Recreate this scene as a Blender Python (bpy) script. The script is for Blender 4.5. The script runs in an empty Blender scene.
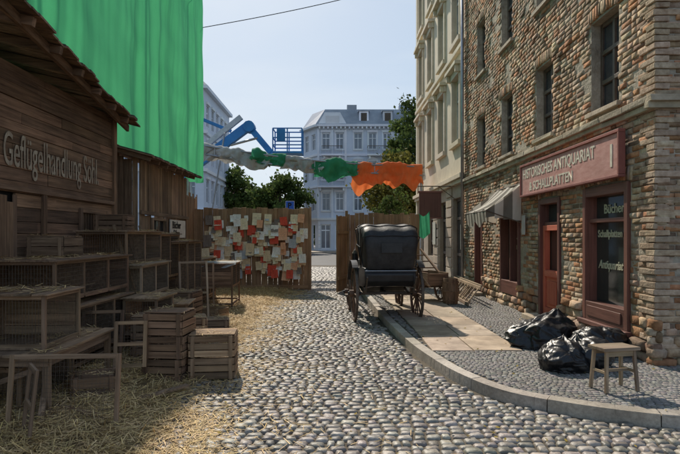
import bpy, bmesh, math, random
import numpy as np
from mathutils import Vector, Matrix, noise
random.seed(7); np.random.seed(7)
R=random.random
def U(a,b): return a+(b-a)*random.random()
scene=bpy.context.scene
COL=scene.collection

# ------------------------------------------------------------ materials
def mat(name,c1,c2,scale=6,stretch=(1,1,1),rough=0.8,rvar=0.1,bump=0.3,bdist=0.01,bscale=None,spec=0.4,metal=0,attr=True,grime=0.35,gscale=0.7,gcol=None,detail=8):
    m=bpy.data.materials.new(name); m.use_nodes=True
    nt=m.node_tree; N=nt.nodes; L=nt.links
    b=N['Principled BSDF']
    tc=N.new('ShaderNodeTexCoord'); mp=N.new('ShaderNodeMapping'); mp.inputs['Scale'].default_value=stretch
    L.new(tc.outputs['Object'],mp.inputs['Vector'])
    n1=N.new('ShaderNodeTexNoise'); n1.inputs['Scale'].default_value=scale; n1.inputs['Detail'].default_value=detail; n1.inputs['Roughness'].default_value=0.65
    L.new(mp.outputs[0],n1.inputs['Vector'])
    cr=N.new('ShaderNodeValToRGB'); cr.color_ramp.elements[0].position=0.32; cr.color_ramp.elements[1].position=0.68
    cr.color_ramp.elements[0].color=(*c1,1); cr.color_ramp.elements[1].color=(*c2,1)
    L.new(n1.outputs['Fac'],cr.inputs['Fac'])
    out=cr.outputs['Color']
    if grime>0:
        n2=N.new('ShaderNodeTexNoise'); n2.inputs['Scale'].default_value=gscale; n2.inputs['Detail'].default_value=5
        L.new(tc.outputs['Object'],n2.inputs['Vector'])
        mr=N.new('ShaderNodeMapRange'); mr.inputs['From Min'].default_value=0.4; mr.inputs['From Max'].default_value=0.7
        mr.inputs['To Min'].default_value=0; mr.inputs['To Max'].default_value=grime
        L.new(n2.outputs['Fac'],mr.inputs['Value'])
        mx=N.new('ShaderNodeMix'); mx.data_type='RGBA'
        L.new(mr.outputs[0],mx.inputs[0]); L.new(out,mx.inputs[6])
        g=gcol if gcol else tuple(c*0.35 for c in c1)
        mx.inputs[7].default_value=(*g,1)
        out=mx.outputs[2]
    if attr:
        at=N.new('ShaderNodeAttribute'); at.attribute_name='Col'
        mm=N.new('ShaderNodeMix'); mm.data_type='RGBA'; mm.blend_type='MULTIPLY'; mm.inputs[0].default_value=1
        L.new(out,mm.inputs[6]); L.new(at.outputs['Color'],mm.inputs[7]); out=mm.outputs[2]
    L.new(out,b.inputs['Base Color'])
    rr=N.new('ShaderNodeMapRange'); rr.inputs['To Min'].default_value=max(0,rough-rvar); rr.inputs['To Max'].default_value=min(1,rough+rvar)
    L.new(n1.outputs['Fac'],rr.inputs['Value']); L.new(rr.outputs[0],b.inputs['Roughness'])
    b.inputs['Metallic'].default_value=metal; b.inputs['Specular IOR Level'].default_value=spec
    if bump>0:
        src=n1
        if bscale:
            src=N.new('ShaderNodeTexNoise'); src.inputs['Scale'].default_value=bscale; src.inputs['Detail'].default_value=6
            L.new(mp.outputs[0],src.inputs['Vector'])
        bp=N.new('ShaderNodeBump'); bp.inputs['Strength'].default_value=bump; bp.inputs['Distance'].default_value=bdist
        L.new(src.outputs['Fac'],bp.inputs['Height']); L.new(bp.outputs[0],b.inputs['Normal'])
    return m
def woodset(name,c1,c2,**k):
    a=dict(scale=1,rough=0.85,bump=0.7,bdist=0.008,grime=0.4,gscale=1.6); a.update(k)
    s=12; l=1.2
    return [mat(name+'_x',c1,c2,stretch=(l,s*2,s*2),**a),mat(name+'_y',c1,c2,stretch=(s*2,l,s*2),**a),mat(name+'_z',c1,c2,stretch=(s*2,s*2,l),**a)]
def glass(name,c=(0.015,0.018,0.02),rough=0.06):
    m=mat(name,c,tuple(x*1.6 for x in c),scale=1.2,rough=rough,rvar=0.04,bump=0.06,bdist=0.02,spec=0.9,attr=False,grime=0)
    return m
W_old=woodset('weathered_wood',(0.13,0.078,0.045),(0.41,0.275,0.17))
W_dark=woodset('dark_wood',(0.10,0.056,0.032),(0.33,0.20,0.12))
W_fence=woodset('fence_wood',(0.24,0.13,0.065),(0.46,0.285,0.155))
W_grey=woodset('grey_wood',(0.2,0.14,0.09),(0.48,0.36,0.24))
W_crate=woodset('crate_wood',(0.18,0.105,0.055),(0.48,0.32,0.19))
W_red=woodset('red_door_wood',(0.40,0.09,0.05),(0.56,0.17,0.10),grime=0.2)
W_brown=woodset('brown_paint_wood',(0.14,0.058,0.044),(0.25,0.108,0.08),rough=0.5,grime=0.3)
M_cobble=mat('cobble_granite',(0.165,0.148,0.13),(0.40,0.362,0.315),scale=18,rough=0.52,rvar=0.12,bump=0.6,bdist=0.010,bscale=30,spec=0.45,grime=0.45,gscale=0.5,gcol=(0.14,0.105,0.07))
M_mosaic=mat('mosaic_stone',(0.15,0.142,0.132),(0.31,0.29,0.265),scale=20,rough=0.7,bump=0.4,bscale=40,bdist=0.005,spec=.3,grime=0.4,gcol=(0.13,0.11,0.09))
M_joint=mat('joint_dirt',(0.05,0.04,0.03),(0.15,0.12,0.08),scale=30,rough=0.95,bump=0.6,attr=False)
M_slab=mat('granite_slab',(0.32,0.25,0.185),(0.54,0.44,0.33),scale=5,rough=0.75,bump=0.3,bscale=60,bdist=0.004,spec=.25,grime=0.6,gscale=1.3)
M_kerb=mat('kerb_granite',(0.33,0.29,0.24),(0.55,0.49,0.41),scale=30,rough=0.7,bump=0.4,bscale=60,bdist=0.006,grime=.5,gscale=2.5)
M_ground=mat('ground_dirt',(0.06,0.055,0.045),(0.13,0.12,0.10),scale=3,rough=0.9,attr=False)
M_asph=mat('asphalt',(0.045,0.045,0.05),(0.09,0.09,0.092),scale=8,rough=0.75,attr=False)
M_brick=mat('old_brick',(0.32,0.215,0.14),(0.62,0.475,0.335),scale=11,rough=0.92,bump=0.8,bscale=34,bdist=0.012,spec=.2,grime=0.55,gscale=0.7,gcol=(0.19,0.155,0.125))
M_mortar=mat('crumbling_mortar',(0.32,0.27,0.205),(0.58,0.51,0.41),scale=7,rough=0.95,bump=1.0,bscale=20,bdist=0.02,attr=False,grime=0.55,gscale=1.2,spec=.2)
M_band=mat('stone_band',(0.36,0.29,0.205),(0.58,0.48,0.36),scale=6,rough=0.85,bump=0.6,bscale=25,bdist=0.015,grime=0.6,gscale=2)
M_plast=mat('cream_plaster',(0.58,0.49,0.36),(0.72,0.63,0.48),scale=3,rough=0.85,bump=0.3,grime=0.35,gscale=0.5,gcol=(0.36,0.30,0.23))
M_plast2=mat('brown_plaster',(0.36,0.29,0.22),(0.5,0.42,0.33),scale=3,rough=0.85,bump=0.3,grime=0.4)
M_white=mat('white_plaster_blue_shade',(0.60,0.65,0.73),(0.70,0.745,0.82),scale=0.6,rough=0.8,bump=0.05,grime=0.15,gscale=0.2)  # white plaster with the sky-blue cast of its shade put into the colour
M_trim=mat('white_trim',(0.76,0.78,0.81),(0.86,0.87,0.88),scale=1,rough=0.7,bump=0.05,grime=0.15)
M_roof=mat('zinc_roof',(0.25,0.29,0.34),(0.35,0.39,0.44),scale=1,rough=0.5,bump=0.1)
M_frameW=mat('window_paint',(0.55,0.53,0.48),(0.72,0.7,0.65),scale=8,rough=0.55,bump=0.2,grime=0.3)
M_frameD=mat('dark_frame_paint',(0.09,0.065,0.05),(0.19,0.14,0.11),scale=8,rough=0.5,bump=0.2)
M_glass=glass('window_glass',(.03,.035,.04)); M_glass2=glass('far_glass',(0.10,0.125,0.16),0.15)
M_shopglass=glass('shop_glass',(0.02,0.028,0.026),0.08)
M_tar=mat('tar_roofing',(0.04,0.035,0.03),(0.09,0.08,0.07),scale=10,rough=0.85,bump=0.5)
M_iron=mat('rusty_wire',(0.08,0.065,0.055),(0.2,0.15,0.11),scale=20,rough=0.6,metal=0.4,bump=0.2)
M_steel=mat('galvanised_steel',(0.3,0.31,0.32),(0.45,0.46,0.47),scale=6,rough=0.4,metal=0.8,bump=0.1)
M_blackpaint=mat('carriage_lacquer',(0.012,0.012,0.014),(0.035,0.033,0.034),scale=5,rough=0.38,bump=0.05,spec=0.4)
M_leather=mat('hood_leather',(0.016,0.016,0.018),(0.045,0.044,0.045),scale=7,rough=0.55,rvar=0.12,bump=0.5,bscale=9,bdist=0.02)
M_rim=mat('wheel_paint',(0.06,0.033,0.022),(0.16,0.09,0.058),scale=9,rough=0.5,bump=0.1)
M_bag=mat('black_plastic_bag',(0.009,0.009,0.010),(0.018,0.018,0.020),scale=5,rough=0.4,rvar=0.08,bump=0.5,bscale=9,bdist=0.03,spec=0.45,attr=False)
M_sign=mat('sign_board_red',(0.44,0.20,0.165),(0.60,0.34,0.29),scale=5,rough=0.7,stretch=(1,1,3),bump=0.2,grime=0.35,gscale=1.5,gcol=(.26,.14,.11))
M_signedge=mat('sign_edge',(0.26,0.085,0.07),(0.36,0.13,0.10),rough=0.6)
M_letter=mat('cream_lettering',(0.62,0.56,0.44),(0.84,0.78,0.64),scale=22,rough=0.8,bump=0.1,attr=False,grime=0.35,gscale=7)
M_faded=mat('faded_lettering',(0.26,0.20,0.14),(0.66,0.58,0.44),scale=1,stretch=(26,2.5,34),rough=0.9,bump=0.2,attr=False,grime=0.75,gscale=5,gcol=(0.15,0.09,0.055))
M_gold=mat('gold_lettering',(0.42,0.41,0.28),(0.6,0.58,0.42),scale=10,rough=0.6,bump=0,attr=False,grime=0)
M_blue=mat('blue_lift_paint',(0.03,0.19,0.5),(0.04,0.26,0.62),scale=4,rough=0.4,bump=0.05)
M_bluesign=mat('blue_sign_paint',(0.01,0.09,0.45),(0.015,0.1,0.5),rough=0.4,bump=0)
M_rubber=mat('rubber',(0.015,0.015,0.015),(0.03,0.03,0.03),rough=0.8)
def clothmat(name,c1,c2,tr=0.4,scale=2):
    m=mat(name,c1,c2,scale=scale,rough=0.8,bump=0.25,bscale=5,bdist=0.04,grime=0,attr=False,spec=0.15)
    nt=m.node_tree; N=nt.nodes; L=nt.links
    b=N['Principled BSDF']; t=N.new('ShaderNodeBsdfTranslucent'); ms=N.new('ShaderNodeMixShader'); ms.inputs[0].default_value=tr
    src=b.inputs['Base Color'].links[0].from_socket
    L.new(src,t.inputs['Color']); o=N['Material Output']
    L.new(b.outputs[0],ms.inputs[1]); L.new(t.outputs[0],ms.inputs[2]); L.new(ms.outputs[0],o.inputs['Surface'])
    return m
M_green=clothmat('green_screen_fabric',(0.11,0.60,0.25),(0.14,0.68,0.30),0.38,0.5)
M_orange=clothmat('orange_tarp',(0.75,0.18,0.05),(0.85,0.27,0.10))
M_gtarp=clothmat('green_tarp',(0.04,0.24,0.13),(0.08,0.38,0.2))
M_greycloth=clothmat('grey_tarp',(0.33,0.33,0.32),(0.55,0.55,0.52),0.2)
def leafmat(name,c1,c2):
    m=clothmat(name,c1,c2,0.35,3)
    nt=m.node_tree; N=nt.nodes; L=nt.links
    b=N['Principled BSDF']; src=b.inputs['Base Color'].links[0].from_socket
    at=N.new('ShaderNodeAttribute'); at.attribute_name='Col'
    mm=N.new('ShaderNodeMix'); mm.data_type='RGBA'; mm.blend_type='MULTIPLY'; mm.inputs[0].default_value=1
    L.new(src,mm.inputs[6]); L.new(at.outputs['Color'],mm.inputs[7])
    L.new(mm.outputs[2],b.inputs['Base Color'])
    for n in N:
        if n.type=='BSDF_TRANSLUCENT': L.new(mm.outputs[2],n.inputs['Color'])
    return m
M_leaf=leafmat('foliage',(0.06,0.10,0.03),(0.13,0.18,0.055))
M_leafy=leafmat('autumn_foliage',(0.12,0.13,0.03),(0.26,0.23,0.06))
M_bark=mat('bark',(0.06,0.045,0.03),(0.13,0.1,0.07),scale=8,stretch=(1,1,0.3),rough=0.9,bump=0.8)
M_straw=mat('straw',(0.58,0.40,0.17),(0.84,0.62,0.30),scale=5,rough=0.7,bump=0,grime=0.25,gscale=1.5,gcol=(0.28,0.17,0.06))
M_strawbed=mat('straw_bed',(0.24,0.165,0.075),(0.60,0.42,0.2),scale=28,stretch=(1,2.2,1),rough=0.95,bump=1,bdist=0.03,attr=False,grime=0.5,gscale=2)
def papermat():
    m=mat('printed_paper',(0.94,0.94,0.94),(1,1,1),scale=2,rough=0.85,bump=0.2,bscale=12,bdist=0.01,grime=0.1,gscale=5,gcol=(0.5,0.42,0.3))
    nt=m.node_tree; N=nt.nodes; L=nt.links; b=N['Principled BSDF']
    src=b.inputs['Base Color'].links[0].from_socket
    uv=N.new('ShaderNodeUVMap'); uv.uv_map='UVMap'
    w=N.new('ShaderNodeTexWave'); w.bands_direction='Y'; w.inputs['Scale'].default_value=3.2; w.inputs['Distortion'].default_value=0
    L.new(uv.outputs[0],w.inputs['Vector'])
    mp=N.new('ShaderNodeMapping'); mp.inputs['Scale'].default_value=(14,3,1); L.new(uv.outputs[0],mp.inputs['Vector'])
    n=N.new('ShaderNodeTexNoise'); n.inputs['Scale'].default_value=1.5; L.new(mp.outputs[0],n.inputs['Vector'])
    a=N.new('ShaderNodeMath'); a.operation='GREATER_THAN'; a.inputs[1].default_value=0.7; L.new(w.outputs['Fac'],a.inputs[0])
    c=N.new('ShaderNodeMath'); c.operation='GREATER_THAN'; c.inputs[1].default_value=0.5; L.new(n.outputs['Fac'],c.inputs[0])
    d=N.new('ShaderNodeMath'); d.operation='MULTIPLY'; L.new(a.outputs[0],d.inputs[0]); L.new(c.outputs[0],d.inputs[1])
    e=N.new('ShaderNodeMath'); e.operation='MULTIPLY'; e.inputs[1].default_value=0.5; L.new(d.outputs[0],e.inputs[0])
    mx=N.new('ShaderNodeMix'); mx.data_type='RGBA'; L.new(e.outputs[0],mx.inputs[0]); L.new(src,mx.inputs[6]); mx.inputs[7].default_value=(0.06,0.05,0.05,1)
    L.new(mx.outputs[2],b.inputs['Base Color'])
    return m
M_paper=papermat()

# ------------------------------------------------------------ mesh builder
def empty(name,loc=(0,0,0),rotz=0,parent=None):
    o=bpy.data.objects.new(name,None); o.location=loc; o.rotation_euler=(0,0,rotz); COL.objects.link(o)
    o.empty_display_size=0.2
    if parent: o.parent=parent
    return o
class MB:
    def __init__(s,mats,M=None):
        s.v=[];s.f=[];s.mi=[];s.c=[];s.mats=mats;s.M=M;s.tri=(len(mats)==3)
    def tone(s,var): 
        k=1+U(-var,var); return (k*(1+U(-.04,.04)),k,k*(1+U(-.05,.05)))
    def face(s,idx,m,c): s.f.append(idx);s.mi.append(m);s.c.append(c)
    def addv(s,p):
        p=Vector(p)
        if s.M is not None: p=s.M@p
        s.v.append(p[:]); return len(s.v)-1
    def hexa(s,P,m,c):
        i=[s.addv(p) for p in P]
        for q in ((0,1,2,3),(7,6,5,4),(0,4,5,1),(1,5,6,2),(2,6,7,3),(3,7,4,0)):
            s.face([i[k] for k in q],m,c)
    def pick(s,dx,dy,dz,m):
        if m is not None: return m
        if len(s.mats)<3: return 0
        l=[dx,dy,dz]
        if s.M is not None:
            k=l.index(max(l)); a=[abs(s.M[r][k]) for r in range(3)]; return a.index(max(a))
        return l.index(max(l))
    def box(s,x0,x1,y0,y1,z0,z1,m=None,var=0.25,jit=0,c=None):
        mm=s.pick(abs(x1-x0),abs(y1-y0),abs(z1-z0),m); c=c or s.tone(var)
        P=[(x0,y0,z0),(x1,y0,z0),(x1,y1,z0),(x0,y1,z0),(x0,y0,z1),(x1,y0,z1),(x1,y1,z1),(x0,y1,z1)]
        if jit: P=[(a+U(-jit,jit),b+U(-jit,jit),d+U(-jit,jit)) for a,b,d in P]
        s.hexa(P,mm,c)
    def beam(s,p0,p1,w,h,m=None,var=0.25,up=(0,0,1),c=None):
        p0=Vector(p0);p1=Vector(p1);d=(p1-p0); u=Vector(up)
        if abs(d.normalized().dot(u))>0.95: u=Vector((0,1,0))
        a=d.cross(u).normalized()*w/2; b=a.cross(d).normalized()*h/2
        mm=s.pick(abs(d.x),abs(d.y),abs(d.z),m)
        s.hexa([p0-a-b,p0+a-b,p0+a+b,p0-a+b,p1-a-b,p1+a-b,p1+a+b,p1-a+b],mm,c or s.tone(var))
    def cyl(s,p0,p1,r0,r1=None,n=10,m=0,caps=True,c=None):
        r1=r0 if r1 is None else r1
        p0=Vector(p0);p1=Vector(p1);d=(p1-p0).normalized()
        u=Vector((0,0,1)) if abs(d.z)<0.9 else Vector((1,0,0))
        a=d.cross(u).normalized(); b=d.cross(a); c=c or s.tone(0.1)
        A=[];B=[]
        for k in range(n):
            t=2*math.pi*k/n; o=a*math.cos(t)+b*math.sin(t)
            A.append(s.addv(p0+o*r0)); B.append(s.addv(p1+o*r1))
        for k in range(n):
            s.face([A[k],A[(k+1)%n],B[(k+1)%n],B[k]],m,c)
        if caps: s.face(A[::-1],m,c); s.face(B,m,c)
    def tube(s,pts,r,n=6,m=0):
        for a,b in zip(pts[:-1],pts[1:]): s.cyl(a,b,r,r,n,m)
    def torus(s,ctr,ax,Rr,w,t,n=40,m=0):
        ctr=Vector(ctr);ax=Vector(ax).normalized()
        u=Vector((0,0,1)) if abs(ax.z)<.9 else Vector((1,0,0)); a=ax.cross(u).normalized(); b=ax.cross(a)
        rings=[]
        for k in range(n):
            th=2*math.pi*k/n; o=a*math.cos(th)+b*math.sin(th)
            rings.append([s.addv(ctr+o*rr+ax*ww) for rr,ww in ((Rr,-w/2),(Rr,w/2),(Rr-t,w/2),(Rr-t,-w/2))])
        c=s.tone(0.05)
        for k in range(n):
            A=rings[k];B=rings[(k+1)%n]
            for j in range(4): s.face([A[j],A[(j+1)%4],B[(j+1)%4],B[j]],m,c)
    def poly(s,pts,m=0,var=0.1): s.face([s.addv(p) for p in pts],m,s.tone(var))
    def grid(s,fn,nu,nv,m=0,c=(1,1,1)):
        I=[[s.addv(fn(i/nu,j/nv)) for j in range(nv+1)] for i in range(nu+1)]
        for i in range(nu):
            for j in range(nv): s.face([I[i][j],I[i+1][j],I[i+1][j+1],I[i][j+1]],m,c)
    def make(s,name,parent=None,smooth=False,bevel=0,fix=True,solid=0):
        me=bpy.data.meshes.new(name); me.from_pydata(s.v,[],s.f)
        for m in s.mats: me.materials.append(m)
        me.polygons.foreach_set('material_index',s.mi)
        if smooth: me.polygons.foreach_set('use_smooth',[True]*len(s.f))
        ca=me.color_attributes.new('Col','FLOAT_COLOR','CORNER')
        arr=np.ones((len(me.loops),4),dtype=np.float32)
        ls=np.array([len(f) for f in s.f]); arr[:,:3]=np.repeat(np.array(s.c,dtype=np.float32),ls,axis=0)
        ca.data.foreach_set('color',arr.ravel())
        if fix:
            bm=bmesh.new(); bm.from_mesh(me); bmesh.ops.recalc_face_normals(bm,faces=bm.faces); bm.to_mesh(me); bm.free()
        o=bpy.data.objects.new(name,me); COL.objects.link(o)
        if parent: o.parent=parent
        if solid:
            md=o.modifiers.new('s','SOLIDIFY'); md.thickness=solid; md.offset=0
        if bevel:
            md=o.modifiers.new('b','BEVEL'); md.width=bevel; md.segments=2; md.limit_method='ANGLE'
        return o

def stones(name,items,mats,parent=None,corner=(.9,.72),fmap=None,dome=0.35,inset=0.85,jit=0.06,tint=None,tv=(.65,1.28),hjv=.12):
    it=np.array([i[:7] for i in items]); K=len(it); n=8
    ca_,cb_=corner
    cx=np.array([1,ca_,-ca_,-1,-1,-ca_,ca_,1]); cy=np.array([cb_,1,1,cb_,-cb_,-1,-1,-cb_])
    rings=[(1.0,0.0),(0.985,1-dome),(inset,1.0-dome*0.1)]
    V=np.zeros((K,3*n+1,3))
    jr=1+np.random.uniform(-jit,jit,(K,n)); jr2=1+np.random.uniform(-jit,jit,(K,n))
    c=np.cos(it[:,5])[:,None];s=np.sin(it[:,5])[:,None]
    hj=np.random.uniform(-hjv,hjv,(K,n))
    for r,(sc,hh) in enumerate(rings):
        a=cx[None]*jr*sc*it[:,2:3]/2; b=cy[None]*jr2*sc*it[:,3:4]/2
        V[:,r*n:(r+1)*n,0]=it[:,0:1]+a*c-b*s
        V[:,r*n:(r+1)*n,1]=it[:,1:2]+a*s+b*c
        V[:,r*n:(r+1)*n,2]=it[:,6:7]+it[:,4:5]*(hh+(hj if r else 0))
    V[:,3*n,0]=it[:,0];V[:,3*n,1]=it[:,1];V[:,3*n,2]=it[:,6]+it[:,4]*1.0
    P=V.reshape(-1,3)
    if fmap: P=fmap(P)
    base=(np.arange(K)*(3*n+1))[:,None]
    quads=[]
    for r in range(2):
        for k in range(n):
            k2=(k+1)%n; quads.append((r*n+k,r*n+k2,(r+1)*n+k2,(r+1)*n+k))
    tris=[(2*n+k,2*n+(k+1)%n,3*n) for k in range(n)]
    Q=(base[:,:,None]+np.array(quads)[None]).reshape(-1,4); T=(base[:,:,None]+np.array(tris)[None]).reshape(-1,3)
    me=bpy.data.meshes.new(name); me.from_pydata(P.tolist(),[],Q.tolist()+T.tolist())
    me.polygons.foreach_set('use_smooth',[True]*len(me.polygons))
    for m in mats: me.materials.append(m)
    ca=me.color_attributes.new('Col','FLOAT_COLOR','POINT')
    tone=np.random.uniform(tv[0],tv[1],(K,1))*np.ones((1,3))
    tone*=1+np.random.uniform(-0.05,0.05,(K,3))
    if tint is not None: tone*=tint(it)
    col=np.ones((K,3*n+1,4)); col[:,:,:3]=tone[:,None,:]
    ca.data.foreach_set('color',col.astype(np.float32).ravel())
    o=bpy.data.objects.new(name,me); COL.objects.link(o)
    if parent:o.parent=parent
    return o

def text(name,body,size,mat_,loc,face,parent,bold=0.0,ext=0.004,shear=0,sx=1,align='LEFT',space=1):
    cu=bpy.data.curves.new(name,'FONT'); cu.body=body; cu.size=size; cu.extrude=ext; cu.offset=bold; cu.shear=shear; cu.align_x=align; cu.space_character=space
    o=bpy.data.objects.new(name,cu); COL.objects.link(o)
    bpy.context.view_layer.update()
    dg=bpy.context.evaluated_depsgraph_get(); me=bpy.data.meshes.new_from_object(o.evaluated_get(dg))
    bpy.data.objects.remove(o)
    me.materials.clear(); me.materials.append(mat_)
    ob=bpy.data.objects.new(name,me); COL.objects.link(ob)
    if face=='-X': M=Matrix(((0,0,-1,0),(-1,0,0,0),(0,1,0,0),(0,0,0,1)))
    elif face=='+X': M=Matrix(((0,0,1,0),(1,0,0,0),(0,1,0,0),(0,0,0,1)))
    else: M=Matrix(((1,0,0,0),(0,0,-1,0),(0,1,0,0),(0,0,0,1)))
    ob.matrix_world=Matrix.Translation(loc)@M@Matrix.Scale(sx,4,(1,0,0))
    if parent:
        ob.parent=parent
    return ob

def facade(mb,u0,u1,z0,z1,ops,depth=0.22,m=0):
    us=sorted(set([u0,u1]+[o[0] for o in ops]+[o[1] for o in ops])); zs=sorted(set([z0,z1]+[o[2] for o in ops]+[o[3] for o in ops]))
    us=[u for u in us if u0<=u<=u1]; zs=[z for z in zs if z0<=z<=z1]
    for a,b in zip(us[:-1],us[1:]):
        for c,d in zip(zs[:-1],zs[1:]):
            mu=(a+b)/2;mz=(c+d)/2
            if any(o[0]<mu<o[1] and o[2]<mz<o[3] for o in ops): continue
            mb.face([mb.addv(p) for p in ((a,0,c),(b,0,c),(b,0,d),(a,0,d))],m,(1,1,1))
    for o in ops:
        a,b,c,d=o[:4]
        for q in (((a,0,c),(a,-depth,c),(a,-depth,d),(a,0,d)),((b,0,c),(b,-depth,c),(b,-depth,d),(b,0,d)),
                  ((a,0,d),(a,-depth,d),(b,-depth,d),(b,0,d)),((a,0,c),(a,-depth,c),(b,-depth,c),(b,0,c))):
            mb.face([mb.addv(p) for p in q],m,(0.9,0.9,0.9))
def window(fr,gl,a,b,c,d,dep=0.16,fw=0.06,nv=1,hz=(0.68,)):
    fr.box(a,a+fw,-dep-0.03,-dep+0.03,c,d,0); fr.box(b-fw,b,-dep-0.03,-dep+0.03,c,d,0)
    fr.box(a+fw,b-fw,-dep-0.03,-dep+0.03,c,c+fw,0); fr.box(a+fw,b-fw,-dep-0.03,-dep+0.03,d-fw,d,0)
    for k in range(nv):
        x=a+(b-a)*(k+1)/(nv+1); fr.box(x-fw*.45,x+fw*.45,-dep-0.028,-dep+0.036,c+fw,d-fw,0)
    for h in hz:
        z=c+(d-c)*h; fr.box(a+fw,b-fw,-dep-0.026,-dep+0.042,z-fw*.5,z+fw*.5,0)
    gl.face([gl.addv(p) for p in ((a,-dep,c),(b,-dep,c),(b,-dep,d),(a,-dep,d))],0,(1,1,1))

# ------------------------------------------------------------ ground, road, pavement
g=MB([M_ground]); g.box(-700,700,-300,1500,-0.30,-0.075,0,0); g.make('ground')
KY=[4.40,4.45,4.52,4.66,4.83,5.08,5.45,6.3,7.8,10.2,14.3,17,27]
KX=[12,6,4.0,3.04,2.6,2.16,1.7,1.37,1.12,0.96,0.82,0.75,0.7]
def kerbx(y):
    return float(np.interp(y,KY,KX)) if y>=4.4 else 99
road=empty('cobbled_road')
rb=MB([M_joint]); 
rb.grid(lambda u,v:(-5.2+17.2*u,-1+33*v,-0.014),2,2); rb.make('road_bed',road)
items=[]
y=1.6; row=0
while y<30:
    dy=U(0.085,0.118)*(1 if y<18 else 1.6); x=-4.9+U(0,0.15)
    while x<6.5:
        w=U(0.075,0.155)*(1 if y<18 else 1.6)
        xc=x+w/2; yy=y+dy/2+0.10*math.sin(xc*0.55+y*0.13)+0.03*math.sin(xc*2.1+y)+.025*noise.noise(Vector((xc*3,y*3,0)))
        if xc+w/2<kerbx(yy)-0.01 and (xc<1.5 or yy<6) and abs(xc)<yy*0.75+1.5:
            und=.012*noise.noise(Vector((xc*.8,yy*.8,2)))
            items.append((xc,yy,(w-0.012)*U(.93,1.02),(dy-0.011)*U(.88,1.03),0.045+U(-0.006,0.006)+und,U(-0.11,0.11),-0.036))
        x+=w
    y+=dy; row+=1
stones('cobblestones',items,[M_cobble],road,dome=0.33,inset=0.76,jit=0.08,corner=(.8,.66),tv=(.5,1.3))
fr_=MB([M_asph]); fr_.grid(lambda u,v:(-60+120*u,30+32*v,-0.02),2,2); fr_.grid(lambda u,v:(-60+120*u,62+40*v,-0.026),2,2); fr_.make('asphalt_street')
fs=MB([M_slab]); fs.box(-60,60,56,62.5,-0.02,0.11,0,0); fs.box(0.75,4,27,31,-0.06,0.11,0,0); fs.make('far_pavement')
pav=empty('pavement')
pb=MB([M_joint])
ys=[y for y in np.arange(4.5,27.01,0.1)]
for a,b in zip(ys[:-1],ys[1:]):
    pb.face([pb.addv(p) for p in ((kerbx(a)+0.05,a,0.1),(12,a,0.1),(12,b,0.1),(kerbx(b)+0.05,b,0.1))],0,(1,1,1))
pb.make('pavement_bed',pav,fix=False)
def slabL(y): return 1.36 if y<9 else 1.36-(y-9)*0.02
items=[]
y=4.5
while y<17:
    dy=U(0.058,0.072); x=0.8
    while x<6.0:
        w=U(0.05,0.08); xc=x+w/2
        yy=y+dy/2+0.02*math.sin(xc*7)
        if xc-w/2>kerbx(yy)+0.17 and not (7.35<yy<17 and slabL(yy)-0.03<xc<2.66) and not(xc>3.97 and yy>6.55):
            items.append((xc,yy,w-0.006,dy-0.006,0.034+U(-.002,.002)+.004*noise.noise(Vector((xc*1.5,yy*1.5,0))),U(-.25,.25),0.08))
        x+=w
    y+=dy
stones('mosaic_setts',items,[M_mosaic],pav,dome=0.2,inset=0.85,jit=0.1,corner=(.75,.75),hjv=.04,tv=(.68,1.2))
sb=MB([M_slab]); y=7.38
while y<17:
    l=U(0.8,1.15)
    L0=slabL(y); mid=L0+U(.58,.7)
    for a,b in ((L0,mid),(mid,2.63)):
        z=0.118+U(-.003,.004); sb.box(a+.006,b-.006,y+.006,y+l-.006,0.06,z,0,0.22,jit=0.004)
    y+=l
sb.make('granite_slabs',pav,bevel=0.008)
kb=MB([M_kerb])
P=[(kerbx(y),y) for y in np.linspace(27,6.5,60)]+[(float(np.interp(y,KY,KX)),y) for y in (6.3,6.1,5.9,5.7,5.55,5.4,5.3,5.2,5.1,5.02,4.95,4.88,4.82,4.76,4.71,4.67,4.63,4.6,4.57,4.54,4.52,4.5,4.47,4.45,4.44,4.43,4.42)]
P=np.array(P)
for _ in range(3): P[1:-1]=(P[:-2]+2*P[1:-1]+P[2:])/4
d=np.concatenate([[0],np.cumsum(np.linalg.norm(np.diff(P,axis=0),axis=1))]); 
tt=np.arange(0,d[-1],0.12); Px=np.interp(tt,d,P[:,0]);Py=np.interp(tt,d,P[:,1])
c=kb.tone(.2); zt=.12
for i in range(len(tt)-1):
    a=Vector((Px[i],Py[i],0));b=Vector((Px[i+1],Py[i+1],0)); t=(b-a).normalized(); n=Vector((-t.y,t.x,0))
    a2=Vector((Px[min(i+2,len(tt)-1)],Py[min(i+2,len(tt)-1)],0)); t2=(a2-b); t2=t2.normalized() if t2.length>0 else t; nb=Vector((-t2.y,t2.x,0))
    if i%8==0: c=kb.tone(.22); a=a+t*0.012; zt=.12+U(-.004,.004)
    w=0.15
    P8=[a,b,b+nb*w,a+n*w]
    j=.002
    kb.hexa([(p.x,p.y,-0.08) for p in P8]+[(p.x+U(-j,j)+(n.x*.012 if q in (0,1) else 0),p.y+U(-j,j)+(n.y*.012 if q in (0,1) else 0),zt-(.006 if q in (0,1) else 0)) for q,p in enumerate(P8)],0,c)
kb.make('kerb')

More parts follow.
